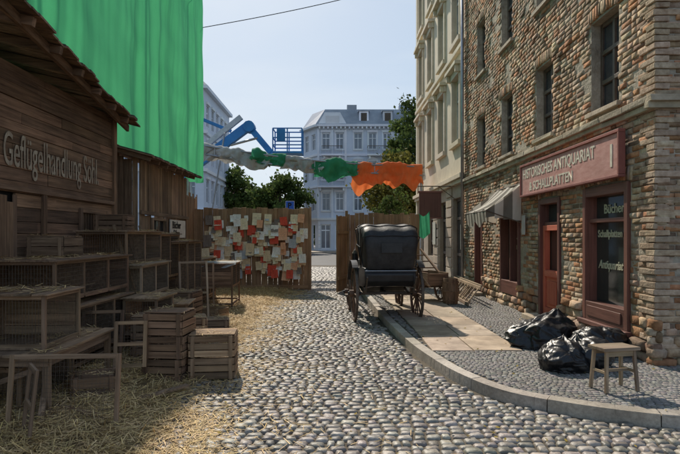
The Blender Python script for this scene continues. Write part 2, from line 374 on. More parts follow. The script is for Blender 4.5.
# ------------------------------------------------------------ brick shop building (right)
bs=empty('brick_shop_building')
MR=Matrix(((0,-1,0,4.0),(1,0,0,0),(0,0,1,0),(0,0,0,1)))
MF=Matrix(((1,0,0,0),(0,-1,0,6.6),(0,0,1,0),(0,0,0,1)))
wz1=[(c-0.40,c+0.40,3.62,5.0) for c in (7.85,10.1,12.3,14.45)]
wz2=[(c-0.40,c+0.40,6.17,7.6) for c in (7.85,10.1,12.3,14.45)]
wz3=[(c-0.40,c+0.40,8.75,10.1) for c in (7.85,10.1,12.3,14.45)]
shop=(7.15,8.45,0.42,2.46); door=(9.35,10.32,0.2,2.42); win2=(11.4,12.7,0.4,2.25); door2=(14.3,15.05,0.2,2.3)
ops=wz1+wz2+wz3+[shop,door,win2,door2]
wb=MB([M_mortar],MR); facade(wb,6.6,16.3,0,12,ops,0.25)
wb.M=MF; facade(wb,4.0,9.0,0,12,[],0.2)
wb.M=None
wb.poly([(4,16.3,0),(12,16.3,0),(12,16.3,12),(4,16.3,12)]); wb.poly([(4,6.6,12),(12,6.6,12),(12,16.3,12),(4,16.3,12)])
wb.make('walls',bs,fix=False)
def brickitems(u0,u1,z0,z1,ops,sk=0.015,big=False,arch=True,so=0):
    it=[]; z=z0; row=0
    while z<z1:
        h=U(0.078,0.086) if not big else U(.1,.16); u=u0-(.13 if row%2 else 0)-U(0,.03); row+=1
        while u<u1:
            w=(0.255 if R()<.72 else .13)+U(-.015,.015)
            if big: w*=1.4
            a=max(u,u0);b=min(u+w,u1)
            cu=(a+b)/2;cz=z+h/2
            bad=False
            for o in ops:
                top=o[3]+(0.2 if arch else 0)
                if o[0]<b and a<o[1] and o[2]-0.09<cz<top:
                    if cu<o[0]: b=min(b,o[0])
                    elif cu>o[1]: a=max(a,o[1])
                    else: bad=True
                    if b-a<0.05: bad=True
            if not bad and b-a>0.04 and R()>sk:
                zz=cz+0.012*math.sin(cu*1.3)
                pn=noise.noise(Vector((cu*1.1+so,cz*1.3,4)))*.030+noise.noise(Vector((cu*3.5+so,cz*4.5,9)))*.014
                hh=max(.004,0.026+pn+U(-0.006,0.007)) if not big else .035+U(-.015,.02)
                it.append(((a+b)/2,zz,(b-a)-0.013,h-0.013,hh,U(-.015,.015),-0.012))
            u+=w
        z+=h
    if arch:
        for o in ops:
            if o[3]>11: continue
            u=o[0]-0.08
            while u<o[1]+0.06:
                w=U(.074,.085); t=((u-(o[0]+o[1])/2)/((o[1]-o[0])/2))
                it.append((u+w/2,o[3]+0.105+0.03*(1-t*t),w-0.012,0.19,0.04+U(-.006,.006),-t*0.12,-0.012)); u+=w
    return it
def tn(it):
    r=np.random.rand(len(it),1)
    return np.where(r<.27,np.array([[0.96,0.66,0.50]]),np.where(r<.44,np.array([[.62,.57,.54]]),np.where(r<.60,np.array([[1.14,1.18,1.2]]),np.array([[1,.97,.93]]))))
def mapR(P): return np.stack([4.0-P[:,2],P[:,0],P[:,1]],1)
def mapF(P): return np.stack([P[:,0],6.6-P[:,2],P[:,1]],1)
BK=dict(corner=(.955,.78),dome=0.25,inset=0.94,jit=0.025,tint=tn,tv=(.66,1.2),hjv=.13)
stones('street_bricks',brickitems(6.6,16.3,0.55,11.9,ops),[M_brick],bs,fmap=mapR,**BK)
stones('corner_bricks',brickitems(4.0,6.5,0.55,11.9,[],so=20),[M_brick],bs,fmap=mapF,**BK)
BP=dict(corner=(.85,.7),dome=.4,inset=.8,jit=.08,tint=tn)
stones('plinth_stones',brickitems(6.5,16.3,0.08,0.56,[shop,door,win2,door2],big=True,arch=False),[M_brick],bs,fmap=lambda P:mapR(P*np.array([1,1,2.6])),**BP)
stones('corner_plinth_stones',brickitems(3.9,6.5,0.08,0.56,[],big=True),[M_brick],bs,fmap=lambda P:mapF(P*np.array([1,1,3.0])),**BP)
q=MB([M_brick]); z=0.3
k=0
while z<11.8:
    h=U(.078,.088)
    w=0.30 if k%2 else 0.16; w2=0.16 if k%2 else 0.3
    q.box(4.0-0.028+U(-.012,.008),4.0+w2,6.6-0.03+U(-.012,.008),6.6+w,z+.006,z+h-.006,0,.25,jit=.006); z+=h;k+=1
q.make('quoins',bs,bevel=0.01)
tr=MB([M_band,M_frameW,M_frameD],MR)
for k in np.arange(6.55,16.3,0.62):
    tr.box(k+.004,min(k+.616,16.3),-0.02,0.12,3.38,3.46,0,.2,jit=.010); tr.box(k,min(k+.62,16.3),-0.02,0.075,3.30,3.378,0,.15,jit=.008)
tr.M=MF
for k in np.arange(3.87,6.5,0.62):
    tr.box(k+.004,k+.616,-0.02,0.12,3.382,3.462,0,.2,jit=.010); tr.box(k,k+.62,-0.02,0.075,3.302,3.379,0,.15,jit=.008)
tr.M=MR
for o in wz1+wz2+wz3: tr.box(o[0]-.08,o[1]+.08,-0.2,0.075,o[2]-.075,o[2]+0.0,0,.15,jit=.006)
tr.box(6.5,16.4,-.3,.35,11.9,12.2,0)
tr.make('bands_and_sills',bs,bevel=0.008)
fr=MB([M_frameD],MR); gl=MB([M_glass],MR)
for o in wz1+wz2+wz3: window(fr,gl,*o[:4],dep=0.17,fw=0.065,nv=1,hz=(0.66,0.33))
fr.make('window_frames',bs,bevel=0.006); gl.make('window_panes',bs)
sf=MB(W_brown,MR)
a,b,c,d=shop
for x0,x1 in ((a,a+.09),(b-.09,b)): sf.box(x0,x1,-.2,0.05,c,d)
sf.box(a+.09,b-.09,-.2,.045,d-.14,d); sf.box(a+.09,b-.09,-.2,.045,c,c+.28); sf.box(a-.06,b+.06,-.1,.11,c-.07,c-.002)
sf.box(a+.16,b-.16,.045,.06,c+.06,c+.22)
sf.box(a+.09,b-.09,-.16,-.02,c+1.50,c+1.56)
a,b,c,d=win2
for x0,x1 in ((a,a+.08),(b-.08,b)): sf.box(x0,x1,-.2,0.05,c,d)
sf.box(a+.08,b-.08,-.2,.045,d-.12,d); sf.box(a+.08,b-.08,-.2,.045,c,c+.3); sf.box((a+b)/2-.03,(a+b)/2+.03,-.18,.02,c+.3,d-.12)
a,b,c,d=door
for x0,x1 in ((a,a+.09),(b-.09,b)): sf.box(x0,x1,-.24,0.04,c,d)
sf.box(a+.09,b-.09,-.24,.035,d-.1,d); sf.box(a+.09,b-.09,-.18,-.05,d-.5,d-.44)
a,b,c,d=door2
for x0,x1 in ((a,a+.08),(b-.08,b)): sf.box(x0,x1,-.24,0.04,c,d)
sf.box(a+.08,b-.08,-.24,.035,d-.1,d)
sf.box(a+.08,b-.08,-.22,-.12,c,d-.1)
sf.make('shopfront_joinery',bs,bevel=0.008)
sg=MB([M_shopglass],MR)
for o in (shop,win2,door): sg.face([sg.addv(p) for p in ((o[0],-.14,o[2]),(o[1],-.14,o[2]),(o[1],-.14,o[3]),(o[0],-.14,o[3]))],0,(1,1,1))
sg.make('shop_glass',bs)
dr=MB(W_red,MR); a,b,c,d=door
dr.box(a+.09,a+.17,-.13,-.02,c+.02,d-.5); dr.box(b-.17,b-.09,-.13,-.02,c+.02,d-.5)
dr.box(a+.17,b-.17,-.13,-.02,c+.02,c+.16); dr.box(a+.17,b-.17,-.13,-.02,c+.75,c+.87); dr.box(a+.17,b-.17,-.13,-.02,d-.6,d-.5)
dr.box(a+.17,b-.17,-.12,-.06,c+.16,c+.75); dr.box((a+b)/2-.2,(a+b)/2+.2,-.06,-.03,c+.24,c+.67)
dr.make('shop_door',bs,bevel=0.006)
st=MB([M_slab]); st.M=MR; st.box(9.2,10.45,-.25,.32,.1,.2,0,jit=.005); st.box(14.2,15.15,-.25,.25,.1,.2,0); st.make('door_steps',bs,bevel=.012)
dp=MB([M_steel]); dp.cyl((3.9,16.2,.2),(3.9,16.2,12),.05,n=12); dp.make('downpipe',bs,smooth=True)
text('glass_lettering_top','Bücher',0.2,M_gold,(4.13,8.12,2.06),'-X',bs,bold=.003)
text('glass_lettering','Schallplatten',0.155,M_gold,(4.13,8.30,1.70),'-X',bs,bold=.003,sx=.9)
text('glass_lettering_low','Antiquariat',0.18,M_gold,(4.13,8.28,1.22),'-X',bs,bold=.003,shear=.3,sx=.85)
text('window_lettering','Schall-\nplatten',0.2,M_gold,(4.13,12.5,1.62),'-X',bs,bold=.004)
sgn=empty('shop_sign')
s=MB([M_sign,M_signedge]); s.box(3.86,3.93,7.2,10.95,2.56,3.13,0,0)
for z0,z1 in ((2.52,2.558),(3.132,3.175)): s.box(3.835,3.935,7.16,10.99,z0,z1,1)
s.box(3.837,3.933,7.16,7.198,2.56,3.13,1); s.box(3.837,3.933,10.952,10.99,2.56,3.13,1)
for y in (7.6,10.4): s.box(3.93,4.02,y,y+.06,2.7,2.76,1)
s.make('board',sgn,bevel=.005)
text('lettering','HISTORISCHES ANTIQUARIAT',0.265,M_letter,(3.857,10.85,2.88),'-X',sgn,bold=.003,sx=.84)
text('lettering_lower','& SCHALLPLATTEN',0.235,M_letter,(3.857,10.5,2.62),'-X',sgn,bold=.003,sx=.95)
text('lettering_number','1',0.46,M_letter,(3.857,7.5,2.68),'-X',sgn,bold=.003)
aw=empty('shop_awning')
M_awn=clothmat('awning_cloth',(0.55,0.51,0.44),(0.68,0.63,0.55),0.25)
M_awn2=clothmat('awning_stripe',(0.16,0.14,0.12),(0.22,0.2,0.16),0.25)
a=MB([M_awn,M_awn2]); n=14
for k in range(n):
    y0=11.2+1.75*k/n;y1=11.2+1.75*(k+1)/n
    for t in range(6):
        def pt(t,y): 
            u=t/6; return (3.95-.76*u, y, 2.82-.55*u-.07*math.sin(u*math.pi)*(1+.4*math.sin(y*5))+.025*math.sin(y*9))
        a.face([a.addv(p) for p in (pt(t,y0),pt(t,y1),pt(t+1,y1),pt(t+1,y0))],k%2,(1,1,1))
    e0=pt(6,y0);e1=pt(6,y1)
    a.face([a.addv(p) for p in (e0,e1,(e1[0]+.03,y1,1.98+.07*math.sin(k+1)),(e0[0]+.03,y0,1.98+.07*math.sin(k)))],k%2,(1,1,1))
for y in (11.2,12.95):
    for k in range(4):
        f0=k/4;f1=(k+1)/4
        a.face([a.addv(p) for p in ((3.95-.76*f0,y,2.82-.55*f0),(3.95-.76*f1,y,2.82-.55*f1),(3.95-.76*f1,y+.03*(k%2),2.05+.02*k),(3.95-.76*f0,y+.03*((k+1)%2),2.05+.03*k))],k%2,(1,1,1))
a.make('canvas',aw,fix=False)
a=MB([M_iron]); 
for y in (11.2,12.95): a.cyl((3.95,y,2.0),(3.2,y,2.26),.012,n=6)
a.cyl((3.2,11.18,2.26),(3.2,12.97,2.26),.014,n=6); a.cyl((3.95,11.18,2.83),(3.95,12.97,2.83),.02,n=8); a.make('frame',aw)
pq=MB([M_frameW]); pq.box(3.92,3.94,10.95,11.12,1.75,2.15,0); pq.make('enamel_plaque',None,bevel=.004)

# ------------------------------------------------------------ plastered building
pl=empty('plastered_building')
MP=Matrix(((0,-1,0,4.06),(1,0,0,0),(0,0,1,0),(0,0,0,1)))
cs=[17.6,20.0,22.4,24.8]
po=[(c-.5,c+.5,4.85,7.0) for c in cs]+[(c-.5,c+.5,8.2,10.3) for c in cs]+[(c-.5,c+.5,11.4,13.2) for c in cs]
pg=[(16.9,18.2,0.3,3.0),(19.3,20.5,.3,3.0),(21.8,23.1,.9,3.0),(24.2,25.3,.9,3.0)]
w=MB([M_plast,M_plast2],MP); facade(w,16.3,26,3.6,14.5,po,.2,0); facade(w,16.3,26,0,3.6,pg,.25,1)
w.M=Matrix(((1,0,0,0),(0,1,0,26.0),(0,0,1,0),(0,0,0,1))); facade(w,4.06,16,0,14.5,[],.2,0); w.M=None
w.poly([(4.06,16.3,14.5),(16,16.3,14.5),(16,26,14.5),(4.06,26,14.5)]); w.poly([(4.06,16.31,11.9),(16,16.31,11.9),(16,16.31,14.5),(4.06,16.31,14.5)])
w.make('walls',pl,fix=False)
t=MB([M_plast,M_plast2],MP)
t.box(16.3,26.15,-.02,.22,3.55,3.7,0,.05); t.box(16.3,26.1,-.02,.14,3.42,3.548,0,.05); t.box(16.3,26.1,-.02,.12,7.7,7.85,0,.05); t.box(16.3,26.1,-.02,.12,10.9,11.02,0,.05)
t.box(16.3,26.5,-.3,.5,14.3,14.6,0); t.box(16.3,26.3,-.3,.3,14.05,14.298,0)
for k in range(3):
    for c in cs:
        o=po[[0,4,8][k]+cs.index(c)]
        t.box(o[0]-.16,o[0]-.002,-.01,.07,o[2],o[3],0,.05); t.box(o[1]+.002,o[1]+.16,-.01,.07,o[2],o[3],0,.05)
        t.box(o[0]-.2,o[1]+.2,-.01,.13,o[2]-.16,o[2]-.002,0,.05)
        if k<2:
            t.box(o[0]-.24,o[1]+.24,-.01,.1,o[3]+.002,o[3]+.22,0,.05); t.box(o[0]-.3,o[1]+.3,-.01,.26,o[3]+.222,o[3]+.34,0,.05)
            for e in (o[0]-.2,o[1]+.08): t.box(e,e+.12,.1,.22,o[3]+.003,o[3]+.22,0,.05)
        else: t.box(o[0]-.2,o[1]+.2,-.01,.1,o[3]+.002,o[3]+.15,0,.05)
t.box(25.7,26.06,-.02,.07,0,14.0,0,.05)
for z in np.arange(.3,3.4,.35): t.box(16.5,16.85,-.01,.05,z,z+.3,1,.08); t.box(18.3,19.2,-.01,.04,z,z+.3,1,.08); t.box(20.6,21.7,-.01,.04,z,z+.3,1,.08)
t.make('stucco_trim',pl,bevel=.01)
fr=MB([M_frameW],MP); gl=MB([M_glass],MP)
for o in po: window(fr,gl,*o,dep=.14,fw=.07,nv=1,hz=(.66,))
fr2=MB([M_frameD],MP)
for o in pg: window(fr2,gl,*o,dep=.16,fw=.09,nv=1,hz=(.75,.3))
fr.make('window_frames',pl); gl.make('window_panes',pl); fr2.make('shop_frames',pl)
hs=empty('hanging_shop_sign')
h=MB(W_brown); h.box(2.85,3.6,17.9,17.96,2.38,3.2); h.box(2.81,3.64,17.88,17.98,3.2,3.26); h.box(2.81,3.64,17.88,17.98,2.32,2.378); h.make('board',hs,bevel=.006)
h=MB([M_iron]); h.cyl((2.8,17.93,3.42),(4.05,17.93,3.42),.018,n=8); h.cyl((3.0,17.93,3.26),(3.0,17.93,3.42),.008); h.cyl((3.5,17.93,3.26),(3.5,17.93,3.42),.008); h.cyl((3.5,17.93,3.42),(4.05,17.93,3.0),.012); h.make('bracket',hs)
pp=MB([M_frameW]); pp.box(3.98,4.0,21.0,21.6,1.4,2.3,0); pp.box(3.985,4.0,16.35,16.8,1.3,2.1,0); pp.make('wall_poster')

# ------------------------------------------------------------ far corner building
fb=empty('corner_apartment_building')
MB1=Matrix(((1,0,0,0),(0,-1,0,62),(0,0,1,0),(0,0,0,1)))
w=MB([M_white],MB1)
rows=[(4.8,6.9),(8.4,10.5),(12.0,13.9)]
uc=[-1.05,0.55,2.7,4.4,6.1,7.8,9.5,11.2]
fo=[(c-.48,c+.48,a,b) for c in uc for a,b in rows]
go=[(-1.7,-.5,.3,3.2),(0.0,1.1,.3,3.2),(2.1,3.3,.3,3.1),(3.9,5.0,.3,3.1),(5.6,6.7,.3,3.1),(7.3,8.4,.3,3.1),(9.1,10.1,.3,3.1)]
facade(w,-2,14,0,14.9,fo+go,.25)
U_=Vector((-1.9,3.2,0)).normalized()
Nout=Vector((-3.2,-1.9,0)).normalized()
MB2=Matrix(((U_.x,Nout.x,0,-2),(U_.y,Nout.y,0,62),(0,0,1,0),(0,0,0,1)))
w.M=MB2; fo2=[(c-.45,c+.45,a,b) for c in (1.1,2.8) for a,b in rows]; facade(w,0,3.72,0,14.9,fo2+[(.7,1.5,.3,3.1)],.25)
w.M=None; w.poly([(-3.9,65.2,0),(-3.9,80,0),(-3.9,80,14.9),(-3.9,65.2,14.9)])
w.make('walls',fb,fix=False)
t=MB([M_trim,M_roof,M_iron],MB1)
for M_,u0,u1 in ((MB1,-2.1,14),(MB2,-.1,3.8)):
    t.M=M_
    for z,dd in ((3.7,.25),(7.5,.15),(11.2,.15),(14.6,.5)): t.box(u0,u1,-.02,dd,z,z+.25,0,.03)
t.M=MB1
for z in np.arange(.4,3.5,.45): 
    for a_,b_ in ((-1.95,-1.72),(1.2,2.05),(3.35,3.85),(5.05,5.55),(6.75,7.25),(8.45,9.05)): t.box(a_,b_,-.01,.06,z,z+.38,0,.04)
for o in fo:
    t.box(o[0]-.15,o[1]+.15,-.01,.12,o[3]+.1,o[3]+.3,0,.03); t.box(o[0]-.1,o[1]+.1,-.01,.1,o[2]-.15,o[2]-.002,0,.03); t.box(o[0]-.13,o[0]-.002,-.01,.06,o[2],o[3]+.098,0,.03); t.box(o[1]+.002,o[1]+.13,-.01,.06,o[2],o[3]+.098,0,.03)
    if 8<o[2]<9:
        m_=(o[0]+o[1])/2; t.hexa([(o[0]-.2,0,o[3]+.302),(o[1]+.2,0,o[3]+.302),(o[1]+.2,.2,o[3]+.302),(o[0]-.2,.2,o[3]+.302),(m_-.03,0,o[3]+.62),(m_+.03,0,o[3]+.62),(m_+.03,.2,o[3]+.62),(m_-.03,.2,o[3]+.62)],0,(1,1,1))
for x in np.arange(-1.9,14,.5): t.box(x,x+.18,.1,.42,14.35,14.598,0,.03)
for x in (-1.95,-.32,1.25): t.box(x-.12,x+.12,-.01,.16,3.95,14.3,0,.03)
t.hexa([(-2,0.1,14.86),(1.4,.1,14.86),(1.4,-.8,14.86),(-2,-.8,14.86),(-1.2,.1,16.3),(.6,.1,16.3),(.6,-.8,16.3),(-1.2,-.8,16.3)],0,(1,1,1))
t.box(-1.1,.5,.1,.14,14.95,15.9,0)
for bx,bz,wd in ((-.35,7.45,1.65),(5.25,7.45,1.5),(5.25,11.15,1.5),(-.35,11.15,1.2)):
    t.box(bx-wd,bx+wd,.16,1.0,bz,bz+.15,0)
    for x in np.arange(bx-wd+.03,bx+wd,.16): t.box(x,x+.035,.93,.965,bz+.15,bz+1.05,2)
    t.box(bx-wd,bx+wd,.92,.98,bz+1.05,bz+1.11,2)
    for s_ in (-1,1): t.box(bx+s_*(wd-.04)-.02,bx+s_*(wd-.04)+.02,.1,.92,bz+1.0,bz+1.05,2); t.box(bx+s_*(wd-.3)-.1,bx+s_*(wd-.3)+.1,.16,.7,bz-.35,bz-.002,0)
t.M=None
F=[(-2.3,61.8,14.86),(14,61.8,14.86),(14,80,14.86),(-4.1,80,14.86),(-4.1,65.1,14.86)]
T=[(-1.2,63.4,17.0),(14,63.4,17.0),(14,79,17.0),(-2.8,79,17.0),(-2.8,65.8,17.0)]
for k in range(5): t.poly([F[k],F[(k+1)%5],T[(k+1)%5],T[k]],1)
t.poly(T,1)
for x in (3.4,6.2,9.0): 
    t.box(x-.55,x+.55,62.2,64,15.0,16.5,0); t.box(x-.7,x+.7,62.1,64,16.5,16.65,1); t.box(x-.35,x+.35,62.17,62.19,15.2,16.3,2)
for x in (1.5,8): t.box(x,x+1.2,66,67,16.9,18.2,1)
t.make('trim_roof_balconies',fb)
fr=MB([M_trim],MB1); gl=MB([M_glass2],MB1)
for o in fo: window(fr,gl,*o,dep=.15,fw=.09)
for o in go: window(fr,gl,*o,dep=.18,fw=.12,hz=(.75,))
fr.M=MB2;gl.M=MB2
for o in fo2: window(fr,gl,*o,dep=.15,fw=.09)
fr.make('window_frames',fb); gl.make('window_panes',fb)
an=MB([M_awn],MB1)
for a_,b_ in ((2.0,3.4),(5.5,6.8)): an.hexa([(a_,0.07,2.9),(b_,0.07,2.9),(b_,1.2,2.4),(a_,1.2,2.4),(a_,0.07,3.0),(b_,0.07,3.0),(b_,1.2,2.5),(a_,1.2,2.5)],0,(1,1,1))
an.make('shop_awnings',fb)

lbd=empty('gabled_apartment_building')
MBL=Matrix(((0,1,0,-12.4),(1,0,0,0),(0,0,1,0),(0,0,0,1)))
MBF=Matrix(((1,0,0,0),(0,-1,0,50),(0,0,1,0),(0,0,0,1)))
w=MB([M_white],MBL)
r3=[(1,3.3),(5,7.2),(8.8,10.9),(12.4,14.4)]
lo=[(c-.5,c+.5,a,b) for c in (51.5,53.6,55.7,57.8,59.9) for a,b in r3]; lf=[(c-.5,c+.5,a,b) for c in (-13.7,-15.6,-17.5,-19.5,-21.5) for a,b in r3]
facade(w,50,62,0,16,lo,.25); w.M=MBF; facade(w,-26,-12.4,0,16,lf,.25)
w.M=None; w.poly([(-15.2,50,16),(-12.4,50,16),(-12.9,50,18.6),(-13.3,50,19.0),(-13.8,50,20.6),(-14.3,50,19.0),(-14.8,50,18.6)])
w.box(-14.6,-13,50.05,51.6,16,19.2,0)
w.make('walls',lbd,fix=False)
t=MB([M_trim,M_roof,M_iron],MBL)
for z in (4,7.9,11.5,15.7): t.box(50,62,-.02,.4 if z>15 else .2,z,z+.3,0,.03)
for o in lo: t.box(o[0]-.15,o[1]+.15,-.01,.15,o[3]+.1,o[3]+.35,0,.03)
t.M=MBF
for z in (4,7.9,11.5,15.7): t.box(-26,-12.0,-.02,.4 if z>15 else .2,z,z+.3,0,.03)
for o in lf: t.box(o[0]-.15,o[1]+.15,-.01,.15,o[3]+.1,o[3]+.35,0,.03)
t.M=None
t.hexa([(-26,49.8,16.02),(-12,49.8,16.02),(-12,62,16.02),(-26,62,16.02),(-26,52,18),(-14,52,18),(-14,60,18),(-26,60,18)],1,(1,1,1))
t.cyl((-13.8,50.6,19.2),(-13.8,50.6,21.2),.7,.05,n=8,m=1)
t.make('trim_roof',lbd)
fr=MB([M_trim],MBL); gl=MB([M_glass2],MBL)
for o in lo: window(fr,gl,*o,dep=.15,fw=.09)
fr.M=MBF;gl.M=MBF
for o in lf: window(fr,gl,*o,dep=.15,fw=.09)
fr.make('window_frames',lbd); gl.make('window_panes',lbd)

# ------------------------------------------------------------ trees
def tree(name,x,y,h,r,leaf,nl=7000,trunk=None,cz=0.66,ls=0.16,seed=1):
    random.seed(seed)
    e=empty(name,(x,y,0)); b=MB([M_bark]); tr_=trunk or 0.12+h*0.012
    pts=[Vector((0,0,-.1))]
    for k in range(5): pts.append(pts[-1]+Vector((U(-.15,.15),U(-.15,.15),h*0.14)))
    for k in range(5): b.cyl(pts[k],pts[k+1],tr_*(1-k*.15),tr_*(1-(k+1)*.15),n=8)
    cl=[]
    for k in range(46):
        th=U(0,6.28); ph=math.acos(U(-1,1)); rr=r*(U(.3,1)**.6)
        c=Vector((rr*math.sin(ph)*math.cos(th),rr*math.sin(ph)*math.sin(th),h*cz+rr*math.cos(ph)*(h*(1-cz))/r*0.95))
        if c.z<h*.28: c.z=h*.28+U(0,.5)
        cl.append((c,U(.22,.42)*r*0.8))
        if k<16:
            s_=pts[random.randint(2,5)]; mid=(s_+c)/2+Vector((0,0,.2)); b.cyl(s_,mid,tr_*.35,tr_*.2,n=5); b.cyl(mid,c,tr_*.2,tr_*.05,n=5)
    b.make('trunk_and_limbs',e,smooth=True)
    f=MB([leaf])
    for i in range(nl):
        c,cr=cl[i%len(cl)]; v=Vector((random.gauss(0,1),random.gauss(0,1),random.gauss(0,.8)))*cr*.55
        p=c+v; s_=U(.6,1.3)*ls; a=Vector((U(-1,1),U(-1,1),U(-1,1))).normalized()*s_; bb=a.cross(Vector((U(-1,1),U(-1,1),U(-1,1)))).normalized()*s_*.7
        k=.55+.5*((i%len(cl))*37%10)/10+U(-.15,.25); 
        f.face([f.addv(q_) for q_ in (p-a,p-bb,p+a,p+bb)],0,(k*1.02,k,k*.9))
    f.make('foliage',e,fix=False)
    return e
tree('tree',-12.0,62,9.8,3.0,M_leaf,6000,seed=2,ls=.22)
tree('tree',-5.8,58,8.8,2.9,M_leaf,6500,seed=3,ls=.2)
tree('tree',4.6,42,8.2,2.5,M_leafy,6500,seed=4,ls=.15)
tree('tree',7.6,47,14.6,3.3,M_leaf,9000,seed=5,ls=.17,cz=.6)
tree('tree',-9.2,72,9.0,3.6,M_leaf,6000,seed=6,ls=.25)
tree('tree',3.0,28,4.6,.9,M_leaf,3500,seed=9,ls=.07,cz=.6,trunk=.05)
random.seed(11)
f=MB([M_leaf])
for i in range(12000):
    x=U(-60,-2); base=5+1.5*math.sin(x*.5)+1.2*math.sin(x*1.3)
    p=Vector((x,86+U(-2,2),base*math.sqrt(R()))); a=Vector((U(-1,1),U(-1,1),U(-1,1))).normalized()*.35; bb=a.cross(Vector((U(-1,1),U(-1,1),U(-1,1)))).normalized()*.28
    k=U(.5,1.1); f.face([f.addv(q_) for q_ in (p-a,p-bb,p+a,p+bb)],0,(k,k,k))
f.make('distant_tree_row',fix=False)

# ------------------------------------------------------------ left side: sheds, green screen
def planks_h(mb,M,u0,u1,z0,z1,ops=(),h=0.16,th=.025):
    mb.M=M; z=z0
    while z<z1:
        hh=U(h*.8,h*1.2); u=u0
        while u<u1:
            l=U(1.5,3.2); e=min(u+l,u1)
            segs=[(u,e)]
            for o in ops:
                if o[2]<z+hh/2<o[3]:
                    ns=[]
                    for a,b in segs:
                        if b<=o[0] or a>=o[1]: ns.append((a,b))
                        else:
                            if a<o[0]: ns.append((a,o[0]))
                            if b>o[1]: ns.append((o[1],b))
                    segs=ns
            for a,b in segs:
                if b-a>.03: mb.box(a+.003,b-.003,U(-.004,.004),th+U(-.006,.01),z+.003,min(z+hh,z1)-.004,None,.42,jit=.003)
            u=e
        z+=hh
    mb.M=None
def planks_v(mb,M,u0,u1,z0,z1,w=.16,th=.025,zj=.06,mi=None,var=.35,gap=.006):
    mb.M=M; u=u0
    while u<u1:
        ww=min(U(w*.75,w*1.2),u1-u+.001)
        if ww>.03: mb.box(u+gap/2,u+ww-gap/2,U(-.006,.006),th+U(-.008,.012),z0,z1+U(-zj,zj),mi,var,jit=.004)
        u+=ww
    mb.M=None
sh=empty('wooden_poultry_shed')
MS=Matrix(((0,1,0,-4.2),(1,0,0,0),(0,0,1,0),(0,0,0,1)))
b=MB(W_dark); so=[(8.65,9.6,1.3,2.12),(5.6,6.9,0.0,2.2)]
planks_h(b,MS,3.0,10.0,0,3.95,so)
b.M=MS
b.box(8.6,8.68,0.03,.07,1.25,2.17); b.box(9.57,9.65,.03,.07,1.25,2.17); b.box(8.68,9.57,.03,.065,1.25,1.32);b.box(8.68,9.57,.03,.065,2.1,2.17)
for u in np.arange(8.75,9.6,.095): b.box(u,u+.035,.0,.03,1.3,2.12)
b.box(9.9,10.03,-.03,.07,0,3.9); b.box(7.5,7.6,.03,.07,0,2.3)
b.box(3,9.9,.03,.075,2.3,2.36)
b.M=None
planks_h(b,Matrix(((-1,0,0,-4.2),(0,1,0,10.0),(0,0,1,0),(0,0,0,1))),0,3,0,3.9)
planks_v(b,Matrix(((0,1,0,-4.14),(1,0,0,0),(0,0,1,0),(0,0,0,1))),5.65,6.85,0.05,2.2)
b.make('plank_walls',sh,bevel=.003)
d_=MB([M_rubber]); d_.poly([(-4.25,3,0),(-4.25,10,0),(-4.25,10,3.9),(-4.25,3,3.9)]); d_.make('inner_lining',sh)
rf=MB(W_dark+[M_tar]); 
def eave(y):
    t=(10.35-y)/(10.35-5.7); return -3.82+.5*t, 3.86+.36*t
yy=2.6
while yy<10.4:
    w_=U(.16,.24); y1=min(yy+w_-.008,10.42)
    x0,z0=eave(yy);x1,z1=eave(y1); ex=U(-.05,.05)
    rf.hexa([(x0+ex,yy,z0),(x1+ex,y1,z1),(-6,y1,z1+.55),(-6,yy,z0+.55),(x0+ex,yy,z0+.028),(x1+ex,y1,z1+.028),(-6,y1,z1+.578),(-6,yy,z0+.578)],0,rf.tone(.35))
    rf.hexa([(x0+ex*1.6-.03,yy,z0+.03),(x1+ex*1.6-.03,y1+.008,z1+.03),(-6,y1+.008,z1+.58),(-6,yy,z0+.58),(x0+ex*1.6-.03,yy,z0+.05),(x1+ex*1.6-.03,y1+.008,z1+.05),(-6,y1+.008,z1+.6),(-6,yy,z0+.6)],3,rf.tone(.2))
    yy+=w_
for y in np.arange(3,10.4,.75):
    x0,z0=eave(y); rf.beam((x0-.06,y,z0-.06),(-6,y,z0+.49),.07,.1)
x0,z0=eave(10.3);x1,z1=eave(2.8); rf.beam((x0-.22,10.3,z0-.05),(x1-.22,2.8,z1-.05),.05,.12)
rf.make('roof',sh)
text('shed_lettering','Geflügelhandlung Söhl.',0.62,M_faded,(-4.155,6.62,2.62),'+X',sh,bold=.002,sx=.475,ext=.002)
pf=empty('tall_plank_fence')
b=MB(W_fence); planks_v(b,Matrix(((0,1,0,-4.85),(1,0,0,0),(0,0,1,0),(0,0,0,1))),9.8,11.8,0,3.72,w=.17,zj=.1,gap=.001)
planks_v(b,Matrix(((0,1,0,-4.55),(1,0,0,0),(0,0,1,0),(0,0,0,1))),15.1,17.4,0,3.0,w=.16,zj=.1)
b.make('boards',pf,bevel=.003)
s2=empty('wooden_shed')
b=MB(W_old)
M2=Matrix(((0,1,0,-4.3),(1,0,0,0),(0,0,1,0),(0,0,0,1)))
planks_v(b,M2,11.6,15.2,2.2,3.4); planks_v(b,M2,11.6,12.3,0,2.2); planks_v(b,M2,13.3,15.2,0,2.2); planks_v(b,M2,12.3,13.3,0,1.35)
planks_v(b,Matrix(((1,0,0,0),(0,-1,0,11.6),(0,0,1,0),(0,0,0,1))),-5.2,-4.3,0,3.45)
planks_v(b,Matrix(((1,0,0,0),(0,1,0,15.2),(0,0,1,0),(0,0,0,1))),-5.2,-4.3,0,3.35)
